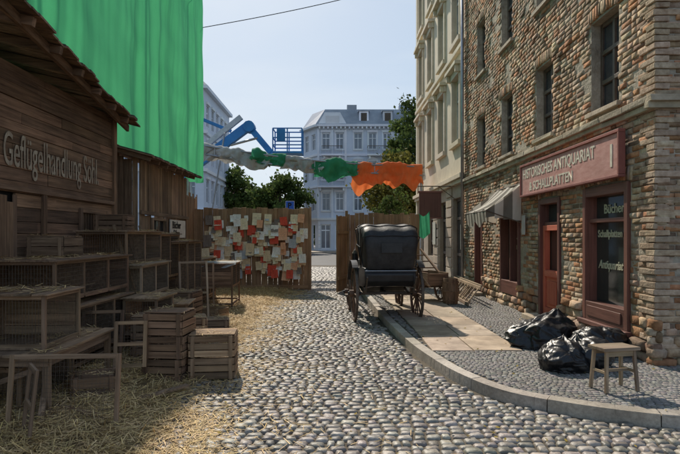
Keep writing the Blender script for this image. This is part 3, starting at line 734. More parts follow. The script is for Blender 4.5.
b.M=M2; b.box(12.25,12.33,.04,.08,1.3,2.15);b.box(13.27,13.35,.04,.08,1.3,2.15);b.box(12.33,13.27,.04,.07,1.3,1.36);b.box(12.33,13.27,.04,.07,2.09,2.15);b.box(12.78,12.82,.02,.05,1.36,2.09);b.box(11.55,15.25,.04,.09,2.2,2.28)
b.M=None; b.make('plank_walls',s2,bevel=.003)
g_=MB([M_glass],M2); g_.box(12.3,13.3,-.03,-.01,1.35,2.12,0); g_.make('pane',s2)
rf=MB(W_dark+[M_tar]); yy=11.3
while yy<15.5:
    w_=U(.14,.2); x=-3.92+U(-.04,.04)
    rf.hexa([(x,yy,3.42),(x,yy+w_-.01,3.42),(-5.4,yy+w_-.01,3.82),(-5.4,yy,3.82),(x,yy,3.45),(x,yy+w_-.01,3.45),(-5.4,yy+w_-.01,3.85),(-5.4,yy,3.85)],0,rf.tone(.3))
    rf.hexa([(x-.02,yy,3.453),(x-.02,yy+w_,3.453),(-5.4,yy+w_,3.853),(-5.4,yy,3.853),(x-.02,yy,3.475),(x-.02,yy+w_,3.475),(-5.4,yy+w_,3.875),(-5.4,yy,3.875)],3,rf.tone(.2)); yy+=w_
for y in np.arange(11.4,15.5,.6): rf.beam((-3.98,y,3.37),(-5.4,y,3.77),.06,.08)
rf.make('roof',s2)
shs=empty('shed_price_board'); b=MB([M_frameW]); b.box(-4.24,-4.215,13.55,14.9,1.68,2.15,0); b.make('board',shs)
text('board_lettering','Bücher',.26,M_frameD,(-4.212,13.7,1.93),'+X',shs,bold=.006); text('board_lettering_low','Söhne',.22,M_frameD,(-4.212,13.8,1.73),'+X',shs,bold=.006)
gs=empty('green_screen')
g=MB([M_green])
def gf(u,v):
    y=5.5+14.6*u; z=3.75+7.6*v
    fold=.045*math.sin(y*4.7+1.6*math.sin(y*1.3)+.25*z*math.sin(y*.8))*(1-.3*v)+.10*noise.noise(Vector((y*.9,z*.25,3)))+.02*noise.noise(Vector((y*5,z*.5,1)))+.06*noise.noise(Vector((y*.5+z*.7,z*.9,8)))
    zz=z-(1-v)**4*(.10*math.sin(y*1.1)+.08*noise.noise(Vector((y*2,0,0))))
    return (-5.05+fold,y,zz)
g.grid(gf,420,60); g.make('fabric',gs,smooth=True,fix=False)
g=MB([M_steel])
for y in (5.6,10.8,16,20.0): g.cyl((-5.6,y,0),(-5.6,y,11.3),.028,n=8); g.cyl((-8,y,0),(-5.6,y,5),.028,n=8)
g.cyl((-5.2,5.5,11.35),(-5.2,20.1,11.35),.024,n=8)
for y in (5.6,10.8,16,20.0): g.cyl((-5.6,y,11.3),(-5.05,y,11.35),.02,n=6)
g.make('scaffold_frame',gs)

# ------------------------------------------------------------ fence with posters
wf=empty('wooden_fence')
MFn=Matrix(((1,0,0,0),(0,-1,0,17.0),(0,0,1,0),(0,0,0,1)))
b=MB(W_fence); planks_v(b,MFn,-4.55,-0.78,-.02,2.62,w=.17,zj=.03,var=.22); b.M=None
for z in (.5,2.2): b.box(-4.5,-.8,17.01,17.06,z,z+.1)
for x in (-4.4,-2.6,-.85): b.box(x-.05,x+.05,17.06,17.16,-.05,2.6)
b.box(-.83,-.76,16.93,17.03,-.05,2.66)
b.box(-4.5,-.85,16.935,16.968,.05,.16)
b.make('boards',wf,bevel=.003)
pm=bpy.data.meshes.new('posters'); V=[];F=[];Cc=[];UV=[]
def poster(x,z,w,h,rot,col,dy):
    i0=len(V); nx,nz=4,4; cl=U(-.03,.09)
    for i in range(nx+1):
        for j in range(nz+1):
            a=(i/nx-.5)*w; c=(j/nz-.5)*h
            V.append((x+a*math.cos(rot)-c*math.sin(rot),16.955-dy-abs(cl)*(max(0,.5-j/nz))**2*4-.006*math.sin(i*2+j)-.006,z+a*math.sin(rot)+c*math.cos(rot)))
    for i in range(nx):
        for j in range(nz):
            F.append((i0+i*(nz+1)+j,i0+(i+1)*(nz+1)+j,i0+(i+1)*(nz+1)+j+1,i0+i*(nz+1)+j+1)); 
            for (p,q_) in ((i,j),(i+1,j),(i+1,j+1),(i,j+1)): UV.append((p/nx+i0*.37,q_/nz*h/.35+i0*.11)); Cc.append((*col,1))
cols=[(.95,.91,.80)]*8+[(.95,.80,.52)]*7+[(.85,.64,.38)]*4+[(.78,.10,.05)]*5+[(.88,.45,.25)]*2+[(.5,.52,.52)]*1+[(.25,.2,.16)]*2
k=0
for i in range(235):
    x=U(-4.15,-.98); z=1.4+U(-.9,.9)
    if abs(z-1.38)>.6+.3*math.sin(x*3) and R()<.4: continue
    w=U(.10,.28); poster(x,z,w,w*U(1.1,1.5),U(-.14,.14),random.choice(cols),.0012*k); k+=1
pm.from_pydata(V,[],F); pm.materials.append(M_paper)
ul=pm.uv_layers.new(name='UVMap'); ul.data.foreach_set('uv',np.array(UV,dtype=np.float32).ravel())
ca=pm.color_attributes.new('Col','FLOAT_COLOR','CORNER'); ca.data.foreach_set('color',np.array(Cc,dtype=np.float32).ravel())
po_=bpy.data.objects.new('posters',pm); COL.objects.link(po_); po_.parent=wf
wg=empty('wooden_gate')
b=MB(W_fence); planks_v(b,Matrix(((1,0,0,0),(0,-1,0,17.2),(0,0,1,0),(0,0,0,1))),.35,2.75,-.02,2.45,w=.17,zj=.04,var=.22)
for z in (.5,1.9): b.box(.35,2.7,17.21,17.26,z,z+.09)
th=math.radians(74); MG=Matrix(((math.cos(th)*-1,-math.sin(th),0,.40),( -math.sin(th),math.cos(th),0,17.1),(0,0,1,0),(0,0,0,1)))
planks_v(b,MG,0,1.2,.03,2.35,w=.15,zj=.02,var=.2)
b.M=MG; b.box(.02,1.2,-.05,-.01,.4,.5); b.box(.02,1.2,-.05,-.01,1.8,1.9); b.M=None
b.box(.33,.42,17.12,17.22,-.05,2.55)
b.make('boards',wg,bevel=.003)
tp=MB([M_gtarp]); tp.grid(lambda u,v:(2.72+.36*u,17.14+.05*math.sin(u*12+v*2),1.75+.72*v-.1*math.sin(u*4)),16,8); tp.make('green_tarp',smooth=True,fix=False)

# ------------------------------------------------------------ draped truss / boom lift / cable
dt=empty('draped_truss_bridge')
def tp_(t):
    x=-6.2+9.9*t; z=5.4-1.0*t-.2*math.sin(t*3.1); return Vector((x,22,z))
b=MB([M_steel])
for o in ((-.15,-.15),(.15,-.15),(-.15,.2),(.15,.2)):
    for k in range(20): p=tp_(k/20);q_=tp_((k+1)/20); b.cyl(p+Vector((0,o[0],o[1])),q_+Vector((0,o[0],o[1])),.035,n=6)
for k in range(24):
    p=tp_(k/24);q_=tp_((k+1)/24)
    for s_ in (-.15,.15): b.cyl(p+Vector((0,s_,-.15)),q_+Vector((0,s_,.2)),.02,n=5); b.cyl(p+Vector((0,s_,-.15)),p+Vector((0,s_,.2)),.02,n=5)
for x in (-6.1,3.6): b.cyl((x,22,0),(x,22,5.4 if x<0 else 4.3),.07,n=10)
b.make('truss',dt)
def drape(name,t0,t1,m_,lo,hi,sd,rad=.24):
    mb=MB([m_])
    def fn(u,v):
        t=t0+(t1-t0)*u; c=tp_(t); a=(v-.5)*2
        h1=.5+.9*noise.noise(Vector((t*9,sd+(7 if a>0 else 0),0)))+.35*noise.noise(Vector((t*28,sd*2,0)))
        hang=lo+(hi-lo)*max(0,min(1.1,h1))
        wob=.09*noise.noise(Vector((t*22,v*3,sd)))+.05*noise.noise(Vector((t*60,v*7,sd)))
        rr=rad*(.75+.5*noise.noise(Vector((t*12,3,sd))))+wob
        if abs(a)<.4:
            th=a/.4*math.pi/2; return c+Vector((0,math.sin(th)*rr,math.cos(th)*rr+.1))
        k=(abs(a)-.4)/.6; s_=1 if a>0 else -1
        return c+Vector((.2*noise.noise(Vector((t*12,k*2,sd)))*k,s_*(rr+wob*2*k),.1-hang*k+.08*noise.noise(Vector((t*25,k*4,sd)))))
    mb.grid(fn,120,30); mb.make(name,dt,smooth=True,fix=False)
drape('grey_cover',0.02,.36,M_greycloth,.2,.65,1,.26)
drape('green_cover',.28,.42,M_gtarp,.15,.5,2,.32)
drape('grey_cover_mid',.40,.58,M_greycloth,.15,.5,3,.25)
drape('green_cover_mid',.53,.72,M_gtarp,.2,.75,4,.29)
drape('orange_cover',.70,.99,M_orange,.35,1.15,5,.3)
random.seed(21)
bl=empty('boom_lift')
b=MB([M_blue,M_steel,M_rubber])
Y=26
b.beam((-7.6,Y,1.4),(-8.6,Y,5.2),.35,.4,0); b.beam((-8.6,Y,3.9),(-4.25,Y,7.15),.34,.44,0); b.beam((-6.9,Y-.02,5.75),(-4.6,Y-.02,7.6),.2,.26,1)
b.cyl((-4.2,Y-.3,7.1),(-4.2,Y+.3,7.1),.28,n=12,m=0)
b.beam((-4.2,Y,7.1),(-3.15,Y,5.85),.24,.3,0); b.cyl((-5.1,Y-.1,6.2),(-3.8,Y-.1,6.55),.06,n=8,m=1)
b.beam((-3.15,Y,5.85),(-2.85,Y,5.75),.2,.24,0)
bx0,bx1,by0,by1,bz0,bz1=-3.0,-1.6,Y-.5,Y+.5,5.75,6.95
b.box(bx0,bx1,by0,by1,bz0,bz0+.1,0)
for x in (bx0,(bx0+bx1)/2,bx1):
    for y in (by0,by1): b.cyl((x,y,bz0),(x,y,bz1),.035,n=6,m=0)
for z in (bz0+.4,bz0+.75,bz1):
    for y in (by0,by1): b.cyl((bx0,y,z),(bx1,y,z),.035,n=6,m=0)
    for x in (bx0,bx1): b.cyl((x,by0,z),(x,by1,z),.035,n=6,m=0)
b.box(bx0+.2,bx0+.6,by0-.1,by0+.05,bz0+.55,bz1-.05,0)
b.beam((-8.6,Y,5.2),(-8.6,Y,3.9),.3,.3,0)
b.box(-8.8,-6.4,Y-.8,Y+.8,.75,1.5,0,.1); b.box(-8.9,-6.3,Y-1,Y+1,.45,.75,1)
for x in (-8.5,-6.7):
    for y in (Y-1.05,Y+1.05): b.cyl((x,y-.15,.42),(x,y+.15,.42),.42,n=18,m=2)
b.beam((-7.0,Y+.5,1.5),(-7.6,Y+.5,8.0),.16,.18,1); b.beam((-7.6,Y+.5,8.0),(-5.2,Y+.5,7.0),.14,.16,0); b.beam((-5.9,Y-.6,3.0),(-5.3,Y-.6,6.7),.07,.07,1)
b.make('lift_body',bl,bevel=.012)
cb=MB([M_rubber]); cp=[]
for k in range(21):
    t=k/20; cp.append((-5.15+9.25*t,20.12,9.65+2.1*t-.14*math.sin(math.pi*t)))
cb.tube(cp,.014); cb.make('overhead_cable')
sn=empty('parking_sign'); b=MB([M_bluesign,M_trim,M_steel]); b.cyl((-2.55,30,0),(-2.55,30,3.75),.03,n=8,m=2); b.box(-2.78,-2.32,29.93,29.95,3.25,3.72,0); b.box(-2.8,-2.3,29.951,29.96,3.23,3.74,1); b.make('pole_and_plate',sn)
text('letter_p','P',.42,M_trim,(-2.68,29.925,3.34),'-Y',sn,bold=.01)

# ------------------------------------------------------------ carriage
ca_=empty('horse_carriage',(1.03,10.75,0),math.radians(4))
def wheel(mb,x,y,r,ns):
    mb.torus((x,y,r),(1,0,0),r,.045,.05,44,1); mb.torus((x,y,r),(1,0,0),r+.008,.05,.012,44,2)
    mb.cyl((x-.10,y,r),(x+.10,y,r),.075,.065,n=14,m=1); mb.cyl((x-.13,y,r),(x+.13,y,r),.04,n=12,m=0)
    for k in range(ns):
        t=2*math.pi*k/ns; mb.cyl((x,y+.06*math.cos(t),r+.06*math.sin(t)),(x,y+(r-.04)*math.cos(t),r+(r-.04)*math.sin(t)),.019,.014,n=6,m=1)
b=MB([M_blackpaint,M_rim,M_iron])
for x in (-.64,.64): wheel(b,x,0,.56,14); wheel(b,x*.92,1.65,.42,12)
b.make('wheels',ca_,smooth=False,bevel=.003)
b=MB([M_blackpaint,M_iron])
b.cyl((-.66,0,.56),(.66,0,.56),.03,n=10,m=1); b.cyl((-.6,1.65,.42),(.6,1.65,.42),.03,n=10,m=1)
b.beam((0,0,.56),(0,1.65,.5),.06,.07,0)
b.cyl((0,1.65,.42),(0,1.65,.75),.05,n=10,m=1)
def spring(x,y,z0,L,H):
    for s_ in (1,-1):
        p=[(x,y+L*(t/10-.5),z0+s_*H*math.sin(math.pi*t/10)) for t in range(11)]
        for a,c in zip(p[:-1],p[1:]): b.beam(a,c,.045,.022,1)
for x in (-.47,.47): spring(x,0,.66,.95,.09); spring(x*.8,1.65,.56,.8,.09)
p=[(-.5+t*.1,-.38,.70+.07*math.sin(math.pi*t/10)) for t in range(11)]
for a,c in zip(p[:-1],p[1:]): b.beam(a,c,.05,.025,1)
for x in (-.47,.47):
    p=[(x,-.62+.12*math.cos(t*.35),.78+.16*math.sin(t*.35-1.5)) for t in range(10)]
    b.tube(p,.016,m=1)
for x in (-.66,.66):
    p=[(x,.66*math.cos(t),.56+.66*math.sin(t)) for t in np.linspace(.35,2.2,14)]
    for a,c in zip(p[:-1],p[1:]): b.hexa([(a[0]-.06,a[1],a[2]),(a[0]+.06,a[1],a[2]),(c[0]+.06,c[1],c[2]),(c[0]-.06,c[1],c[2]),(a[0]-.06,a[1],a[2]+.012),(a[0]+.06,a[1],a[2]+.012),(c[0]+.06,c[1],c[2]+.012),(c[0]-.06,c[1],c[2]+.012)],0,(1,1,1))
for x in (-.62,.62): b.box(x-.12,x+.12,.85,1.05,.42,.44,1); b.cyl((x*.85,.95,.43),(x*.7,.95,.62),.012,n=6,m=1)
for x in (-.33,.33): b.tube([(x,1.7,.5),(x,2.6,.42),(x*.9,3.9,.12)],.026,8,0)
b.make('undercarriage',ca_)
prof=[(-.52,1.10),(-.60,.98),(-.58,.84),(-.42,.74),(-.1,.70),(.35,.68),(.52,.56),(.62,.5),(1.15,.5),(1.3,.62),(1.42,.95),(1.46,1.02),(1.38,1.0),(1.22,.66),(1.1,.56),(.7,.56),(.58,.72),(.45,.98),(.3,1.1),(0,1.1)]
b=MB([M_blackpaint]); hw=.5
A=[b.addv((-hw,p[0],p[1])) for p in prof];B=[b.addv((hw,p[0],p[1])) for p in prof]; n=len(prof)
b.face(A,0,(1,1,1)); b.face(B[::-1],0,(1,1,1))
for k in range(n): b.face([A[k],A[(k+1)%n],B[(k+1)%n],B[k]],0,(1,1,1))
b.make('body_tub',ca_,bevel=.02)
b=MB([M_leather,M_blackpaint,M_iron])
b.box(-.46,.46,-.35,.3,1.0,1.16,0); b.box(-.42,.42,1.0,1.38,1.08,1.2,0); b.box(-.4,.4,1.02,1.36,.8,1.078,1); b.box(-.42,.42,.98,1.04,1.2,1.42,0)
for x in (-.55,.55):
    b.cyl((x,.75,1.1),(x,.75,1.34),.06,n=8,m=1); b.cyl((x,.75,1.34),(x,.75,1.42),.07,.02,n=8,m=2)
b.make('seats_and_lamps',ca_,bevel=.03)
hp=[(-.56,1.06),(-.66,1.3),(-.71,1.55),(-.69,1.72),(-.6,1.84),(-.4,1.91),(-.1,1.95),(.25,1.95),(.55,1.90)]
b=MB([M_leather]); NX=16
def hoodpt(k,j):
    y,z=hp[k]; a=j/NX*2-1
    wd=.47+.08*min(1,max(0,(z-1.06)/.7)); x=wd*math.copysign(abs(a)**.85,a)
    e=max(0,abs(a)-.72)/.28
    cy,cz=-.05,1.35
    f_=1-.07*e*e
    sag=.012*math.cos(a*math.pi*3)*(1 if z>1.8 else .4)
    return (x,cy+(y-cy)*f_,cz+(z-cz)*f_+sag)
I=[[b.addv(hoodpt(k,j)) for j in range(NX+1)] for k in range(len(hp))]
for k in range(len(hp)-1):
    for j in range(NX): b.face([I[k][j],I[k+1][j],I[k+1][j+1],I[k][j+1]],0,(1,1,1))
for j,x in ((0,-.47),(NX,.47)):
    pv=b.addv((x*1.02,.12,1.08))
    for k in range(len(hp)-1): b.face([I[k][j],I[k+1][j],pv],0,(.8,.8,.8))
o=b.make('folding_hood',ca_,smooth=True,fix=True,solid=.015)
md=o.modifiers.new('sub','SUBSURF'); md.levels=1; md.render_levels=2
b=MB([M_blackpaint,M_steel,M_leather])
for k in (3,5,7,8):
    pts=[Vector(hoodpt(k,j)) for j in range(NX+1)]
    c0=Vector((0,-.05,1.35)); pts=[p+(p-c0).normalized()*.012 for p in pts]
    b.tube([tuple(p) for p in pts],.011,6,0)
    for e,x in ((0,-.49),(NX,.49)): b.cyl(tuple(pts[e]),(x,.12,1.08),.011,n=6,m=0)
for x in (-.52,.52):
    b.tube([(x,-.48,1.12),(x*1.08,-.3,1.5),(x*1.08,.3,1.55),(x,.35,1.12)],.010,6,0)
b.cyl((-.5,-.615,1.05),(.5,-.615,1.05),.012,n=8,m=1)
b.box(-.2,.2,-.722,-.70,1.40,1.58,0)
for x in (-.46,.46): b.box(x-.015,x+.015,-.61,-.59,.8,1.0,0)
b.make('hood_bows_and_trim',ca_)

# ------------------------------------------------------------ handcart, ladder, stool, bags
hc=empty('handcart',(2.35,13.2,.12),math.radians(15))
b=MB([M_rim,M_iron,M_blackpaint]); 
for x in (-.3,.3):
    b.torus((x,0,.34),(1,0,0),.34,.04,.045,30,0)
    for k in range(10): t=k*.628; b.cyl((x,0,.34),(x,.31*math.cos(t),.34+.31*math.sin(t)),.012,n=5,m=0)
b.cyl((-.34,0,.34),(.34,0,.34),.025,n=8,m=1)
b.make('wheels',hc)
b=MB(W_dark)
b.box(-.25,.25,-.5,.7,.4,.43)
for x in (-.26,.26): b.beam((x,-.6,.4),(x,1.1,1.25),.04,.05); b.box(x-.015,x+.015,-.5,.6,.43,.72)
b.box(-.25,.25,-.51,-.48,.43,.7)
for z in (.5,.62): b.box(-.25,.25,.58,.6,z,z+.08)
for z in np.arange(.5,1.2,.15): b.beam((-.26,(z-.4)*2-.6,z),(.26,(z-.4)*2-.6,z),.03,.03)
b.make('frame',hc,bevel=.004)
bw=MB(W_dark,Matrix.Translation((2.75,12.6,.12)))
for k in range(16):
    t=k*math.pi/8; t2=t+math.pi/8
    for z0,z1,r0,r1 in ((0,.3,.17,.21),(.3,.6,.21,.17)):
        P0=[(r0*math.cos(t),r0*math.sin(t),z0),(r0*math.cos(t2),r0*math.sin(t2),z0),((r0-.02)*math.cos(t2),(r0-.02)*math.sin(t2),z0),((r0-.02)*math.cos(t),(r0-.02)*math.sin(t),z0)]
        P1=[(r1*math.cos(t),r1*math.sin(t),z1),(r1*math.cos(t2),r1*math.sin(t2),z1),((r1-.02)*math.cos(t2),(r1-.02)*math.sin(t2),z1),((r1-.02)*math.cos(t),(r1-.02)*math.sin(t),z1)]
        bw.hexa(P0+P1,2,bw.tone(.2))
bw.cyl((0,0,.52),(0,0,.55),.165,n=16,m=0)
for z,r_ in ((.08,.188),(.5,.188),(.3,.217)): bw.torus((0,0,z),(0,0,1),r_,.03,.01,24,1)
bw.make('wooden_barrel')
ld=MB(W_grey)
for xo,zo,k in ((0,0,0),(.16,.03,1)):
    p0=Vector((3.05+xo,12.1+k*.5,.16)); p1=Vector((3.15+xo,15.6,.16)); hgt=Vector((.28,0,.36))
    ld.beam(p0,p1,.035,.07); ld.beam(p0+hgt,p1+hgt,.035,.07)
    for t in np.linspace(.04,.96,11): a=p0.lerp(p1,t); ld.beam(a,a+hgt,.03,.03)
ld.make('wooden_ladder')
stl=empty('wooden_stool',(2.90,5.5,.117),math.radians(12))
b=MB(W_grey); b.box(-.21,.21,-.13,-.003,.42,.455); b.box(-.21,.21,.003,.13,.42,.452)
for x in (-.16,.16):
    for y in (-.09,.09): b.beam((x,y,.42),(x*1.15,y*1.3,0),.032,.032)
    b.beam((x*1.08,-.1,.2),(x*1.08,.1,.2),.022,.03)
b.beam((-.17,0,.2),(.17,0,.2),.022,.03); b.box(-.17,.17,-.1,-.08,.36,.418);b.box(-.17,.17,.08,.1,.36,.418)
b.make('seat_and_legs',stl,bevel=.005)
def bag(loc,sx,sy,sz,seed,rot=0,neck=True,nx=0.3):
    bm=bmesh.new(); bmesh.ops.create_icosphere(bm,subdivisions=6,radius=1)
    for v in bm.verts:
        p=v.co.copy(); q_=p*1.1+Vector((seed*7.1,0,0))
        d_=.26*noise.noise(q_)+.08*noise.noise(q_*2.3)
        qw=q_+Vector((noise.noise(q_*1.5),noise.noise(q_*1.5+Vector((9,0,0))),0))*.5
        rd=(1-abs(noise.noise(qw*1.7))*2)**2; rd2=(1-abs(noise.noise(Vector((qw.x*3.5,qw.y*3.5,qw.z*2))))*2)**2
        ang=math.atan2(p.y,p.x-nx); top=max(0,p.z-.3)
        pleat=.06*top*math.sin(ang*9+4*noise.noise(q_))
        n_=p*(.98+d_+.07*rd+.035*rd2+pleat)
        z=n_.z*.85+.42
        if neck:
            dd=math.hypot(p.x-nx,p.y)
            if p.z>0 and dd<.28: z+=(.28-dd)*1.0; n_.x=nx+(n_.x-nx)*(.45+dd*2); n_.y*=.45+dd*2
        if z<.03: z=.012+.01*noise.noise(q_*5); n_.x*=1.04;n_.y*=1.04
        v.co=Vector((n_.x*sx,n_.y*sy,z*sz))
    me=bpy.data.meshes.new('garbage_bag'); bm.to_mesh(me); bm.free()
    me.polygons.foreach_set('use_smooth',[True]*len(me.polygons)); me.materials.append(M_bag)
    o=bpy.data.objects.new('garbage_bag',me); o.location=loc; o.rotation_euler=(0,0,rot); COL.objects.link(o)
bag((3.12,7.75,.115),.54,.40,.34,1,.3)
bag((2.76,6.4,.115),.32,.28,.26,2,1.1)
bag((3.08,6.55,.115),.34,.30,.27,3,2.2)
bag((3.55,7.2,.115),.34,.34,.30,4,.2,False)

# ------------------------------------------------------------ hutches, crates, frames (left)
def bars(mb,p0,p1,z0,z1,step,m,r=.003,horiz=0):
    p0=Vector((p0[0],p0[1],0));p1=Vector((p1[0],p1[1],0)); L_=(p1-p0).length; n=max(2,int(L_/step))
    for k in range(n+1):
        p=p0.lerp(p1,k/n); mb.cyl((p.x,p.y,z0),(p.x,p.y,z1),r,n=4,m=m,caps=False)
    if horiz:
        nz=int((z1-z0)/horiz)
        for k in range(1,nz): z=z0+(z1-z0)*k/nz; mb.cyl((p0.x,p0.y,z),(p1.x,p1.y,z),r*.8,n=4,m=m,caps=False)
tops=[]
def hutch(name,x0,x1,y0,y1,z0,z1,W,legs=False,div=1,roofover=.04,horiz=.05,step=.035,solidfront=False,leg_to=0.0,rot=0):
    cx,cy=(x0+x1)/2,(y0+y1)/2
    tops.append((x0,x1,y0,y1,z1+.022)); tops.append((x0+.05,x1-.03,y0+.03,y1-.05,z0+.022))
    e=empty(name,(cx,cy,0),rot); x0-=cx;x1-=cx;y0-=cy;y1-=cy
    b=MB(W+[M_iron]); t=.035
    for x in (x0,x1-t):
        for y in (y0,y1-t): b.box(x,x+t,y,y+t,(leg_to if legs else z0),z1,2)
    n=max(2,int((x1-x0)/.14))
    for k in range(n):
        a=x0-roofover+(x1-x0+2*roofover)*k/n; c=x0-roofover+(x1-x0+2*roofover)*(k+1)/n
        b.box(a+.002,c-.002,y0-roofover+U(-.02,.02),y1+roofover+U(-.02,.02),z1,z1+.02+U(-.003,.004),1,.3,jit=.003)
    b.box(x0+.002,x1-.002,y0+.002,y1-.002,z0,z0+.02,1)
    b.box(x0,x0+.018,y0+t,y1-t,z0+.02,z1-.002,1)
    planks_h(b,Matrix(((1,0,0,0),(0,1,0,y1-.03),(0,0,1,0),(0,0,0,1))),x0+t,x1-t,z0+.02,z1,h=.12,th=.015)
    for z in (z0+.02,z1-.035): b.box(x1-.03,x1-.004,y0+t,y1-t,z,z+.033,1); b.box(x0+t,x1-t,y0+.004,y0+.03,z,z+.033,0)
    for k in range(1,div+1):
        y=y0+(y1-y0)*k/(div+1); b.box(x1-.03,x1-.002,y-.018,y+.018,z0,z1,2); b.box(x0+.02,x1-.03,y-.008,y+.008,z0+.02,z1-.01,1)
    if solidfront:
        planks_h(b,Matrix(((1,0,0,0),(0,-1,0,y0+.02),(0,0,1,0),(0,0,0,1))),x0+t,x1-t,z0+.055,z1-.036,h=.12,th=.015)
    else: bars(b,(x0+t,y0+.015),(x1-t,y0+.015),z0+.03,z1-.03,step,3,horiz=horiz)
    bars(b,(x1-.015,y0+t),(x1-.015,y1-t),z0+.03,z1-.03,step,3,horiz=horiz)
    if legs:
        for y in (y0,y1-t): b.box(x0+t,x1-t,y+.005,y+.025,leg_to+.15,leg_to+.19,0)
        b.box(x1-.025,x1-.005,y0+t,y1-t,leg_to+.15,leg_to+.19,1)
    b.make('cage',e,bevel=.002); return e
def table(x0,x1,y0,y1,z,W):
    tops.append((x0,x1,y0,y1,z+.002))
    e=empty('wooden_table'); b=MB(W); n=int((x1-x0)/.16)+1
    for k in range(n): a=x0+(x1-x0)*k/n; b.box(a+.003,a+(x1-x0)/n-.003,y0+U(-.03,.03),y1+U(-.02,.03),z-.03,z+U(-.003,.003),1)
    for x in (x0+.03,x1-.09):
        for y in (y0+.04,y1-.1): b.box(x,x+.06,y,y+.06,0,z-.031,2)
    b.box(x0+.03,x1-.03,y0+.03,y0+.055,z-.12,z-.031,0); b.box(x1-.06,x1-.03,y0+.1,y1-.1,z-.12,z-.031,1)
    b.beam((x0+.06,y0+.07,.15),(x1-.06,y0+.07,.5),.02,.05)
    b.make('top_and_legs',e,bevel=.004); return e
table(-3.75,-2.62,4.85,6.3,.62,W_old)
hutch('rabbit_hutch',-3.6,-2.76,5.0,5.75,.625,1.14,W_old,div=0,step=.03,horiz=0,rot=.03)
hutch('rabbit_hutch',-4.1,-3.12,5.9,8.0,.95,1.42,W_dark,legs=True,div=2)
hutch('rabbit_hutch',-4.1,-3.05,6.2,7.9,.25,.86,W_old,legs=True,div=2,rot=-.02)
hutch('rabbit_hutch',-3.98,-3.0,8.15,9.6,.75,1.25,W_grey,legs=True,div=1,rot=.03)
hutch('rabbit_hutch',-4.0,-3.2,8.2,9.7,1.28,1.78,W_old,div=1,rot=-.03)
hutch('rabbit_hutch',-4.1,-3.35,9.8,11.2,.1,.85,W_dark,div=1)
hutch('rabbit_hutch',-4.1,-3.25,9.8,11.1,.9,1.75,W_crate,div=1,solidfront=True,rot=.02)
hutch('rabbit_hutch',-3.5,-2.95,10.6,11.7,.5,1.6,W_old,legs=True,div=1)
hutch('rabbit_hutch',-4.0,-3.2,12.4,14.2,.2,1.15,W_old,legs=True,div=2)
hutch('rabbit_hutch',-3.2,-2.35,12.0,13.2,.55,1.08,W_dark,legs=True,div=1,solidfront=True,rot=.04)
hutch('rabbit_hutch',-3.0,-2.5,7.5,8.15,.3,.82,W_old,legs=True,div=0,rot=-.06)
hutch('rabbit_hutch',-2.95,-2.4,8.45,9.1,.05,.62,W_crate,div=0,rot=.12)
hutch('rabbit_hutch',-3.7,-2.95,5.0,5.9,.03,.45,W_crate,div=1,rot=-.04)
gc=MB([M_greycloth]); gc.grid(lambda u,v:(-3.3+1.05*u,12.0+.7*v-.05*math.sin(u*9),1.125+.02*noise.noise(Vector((u*5,v*5,0)))-(.16*max(0,.12-v)*8*(.6+.3*math.sin(u*11)))),24,16); gc.make('grey_cloth',smooth=True,fix=False)
def crate(name,cx,cy,z,w,d,h,rot,W=W_crate,n=1,lid=True):
    e=empty(name,(cx,cy,0),rot); b=MB(W)
    tops.append((cx-w/2,cx+w/2,cy-d/2,cy+d/2,z+n*(h+.006)+.01))
    for q_ in range(n):
        zz=z+q_*(h+.006); o=U(-.02,.02); t=.014
        for sx in (-1,1):
            for sy in (-1,1): b.box(sx*(w/2-.045)-.02+o,sx*(w/2-.045)+.02+o,sy*(d/2-.035)-.018,sy*(d/2-.035)+.018,zz,zz+h)
        for sx in (-1,1): b.box(sx*(w/2-.04)-.022+o,sx*(w/2-.04)+.022+o,-d/2-t-.013,-d/2-t-.001,zz+.004,zz+h-.004,2)
        ns=max(2,int(h/.085))
        for k in range(ns):
            a=zz+h*k/ns+.007; c=zz+h*(k+1)/ns-.007
            b.box(-w/2+o,w/2+o,-d/2-t,-d/2,a,c,None,.35,jit=.003); b.box(-w/2+o,w/2+o,d/2,d/2+t,a,c,jit=.003)
            b.box(-w/2-t+o,-w/2-.001+o,-d/2,d/2,a,c,jit=.003); b.box(w/2+.001+o,w/2+t+o,-d/2,d/2,a,c,None,.35,jit=.003)
        for k in range(6): y=-d/2+d*k/6; b.box(-w/2+o,w/2+o,y+.006,y+d/6-.006,zz+.002,zz+.014)
        if q_==n-1 and lid:
            for k in range(5): y=-d/2+d*k/5; b.box(-w/2-.005+o,w/2+.005+o,y+.005,y+d/5-.008,zz+h+.001,zz+h+.014)
    b.make('slats',e,bevel=.002); return e
crate('wooden_crate',-1.47,6.45,.02,.52,.42,.255,.10,n=2)
crate('wooden_crate',-1.98,6.35,.02,.46,.42,.26,-.09,W_dark,n=3)
crate('wooden_crate',-2.5,7.3,.02,.5,.45,.3,.1,W_old,n=2)
crate('wooden_crate',-2.05,8.9,.02,.5,.4,.3,.2,W_old,n=1)
crate('wooden_crate',-2.75,9.4,.02,.6,.5,.35,-.1,W_dark,n=2)
crate('wooden_crate',-2.1,7.5,.02,.5,.4,.27,.3,W_crate,n=2)
crate('wooden_crate',-2.55,5.6,.02,.42,.36,.24,.35,W_dark,n=1,lid=False)
crate('wooden_crate',-3.7,8.9,1.80,.5,.42,.26,.1,W_dark,n=1)
crate('wooden_crate',-2.45,10.5,.02,.5,.4,.28,-.3,W_crate,n=1,lid=False)
crate('wooden_crate',-3.75,7.1,1.45,.5,.42,.25,-.1,W_old,n=1)
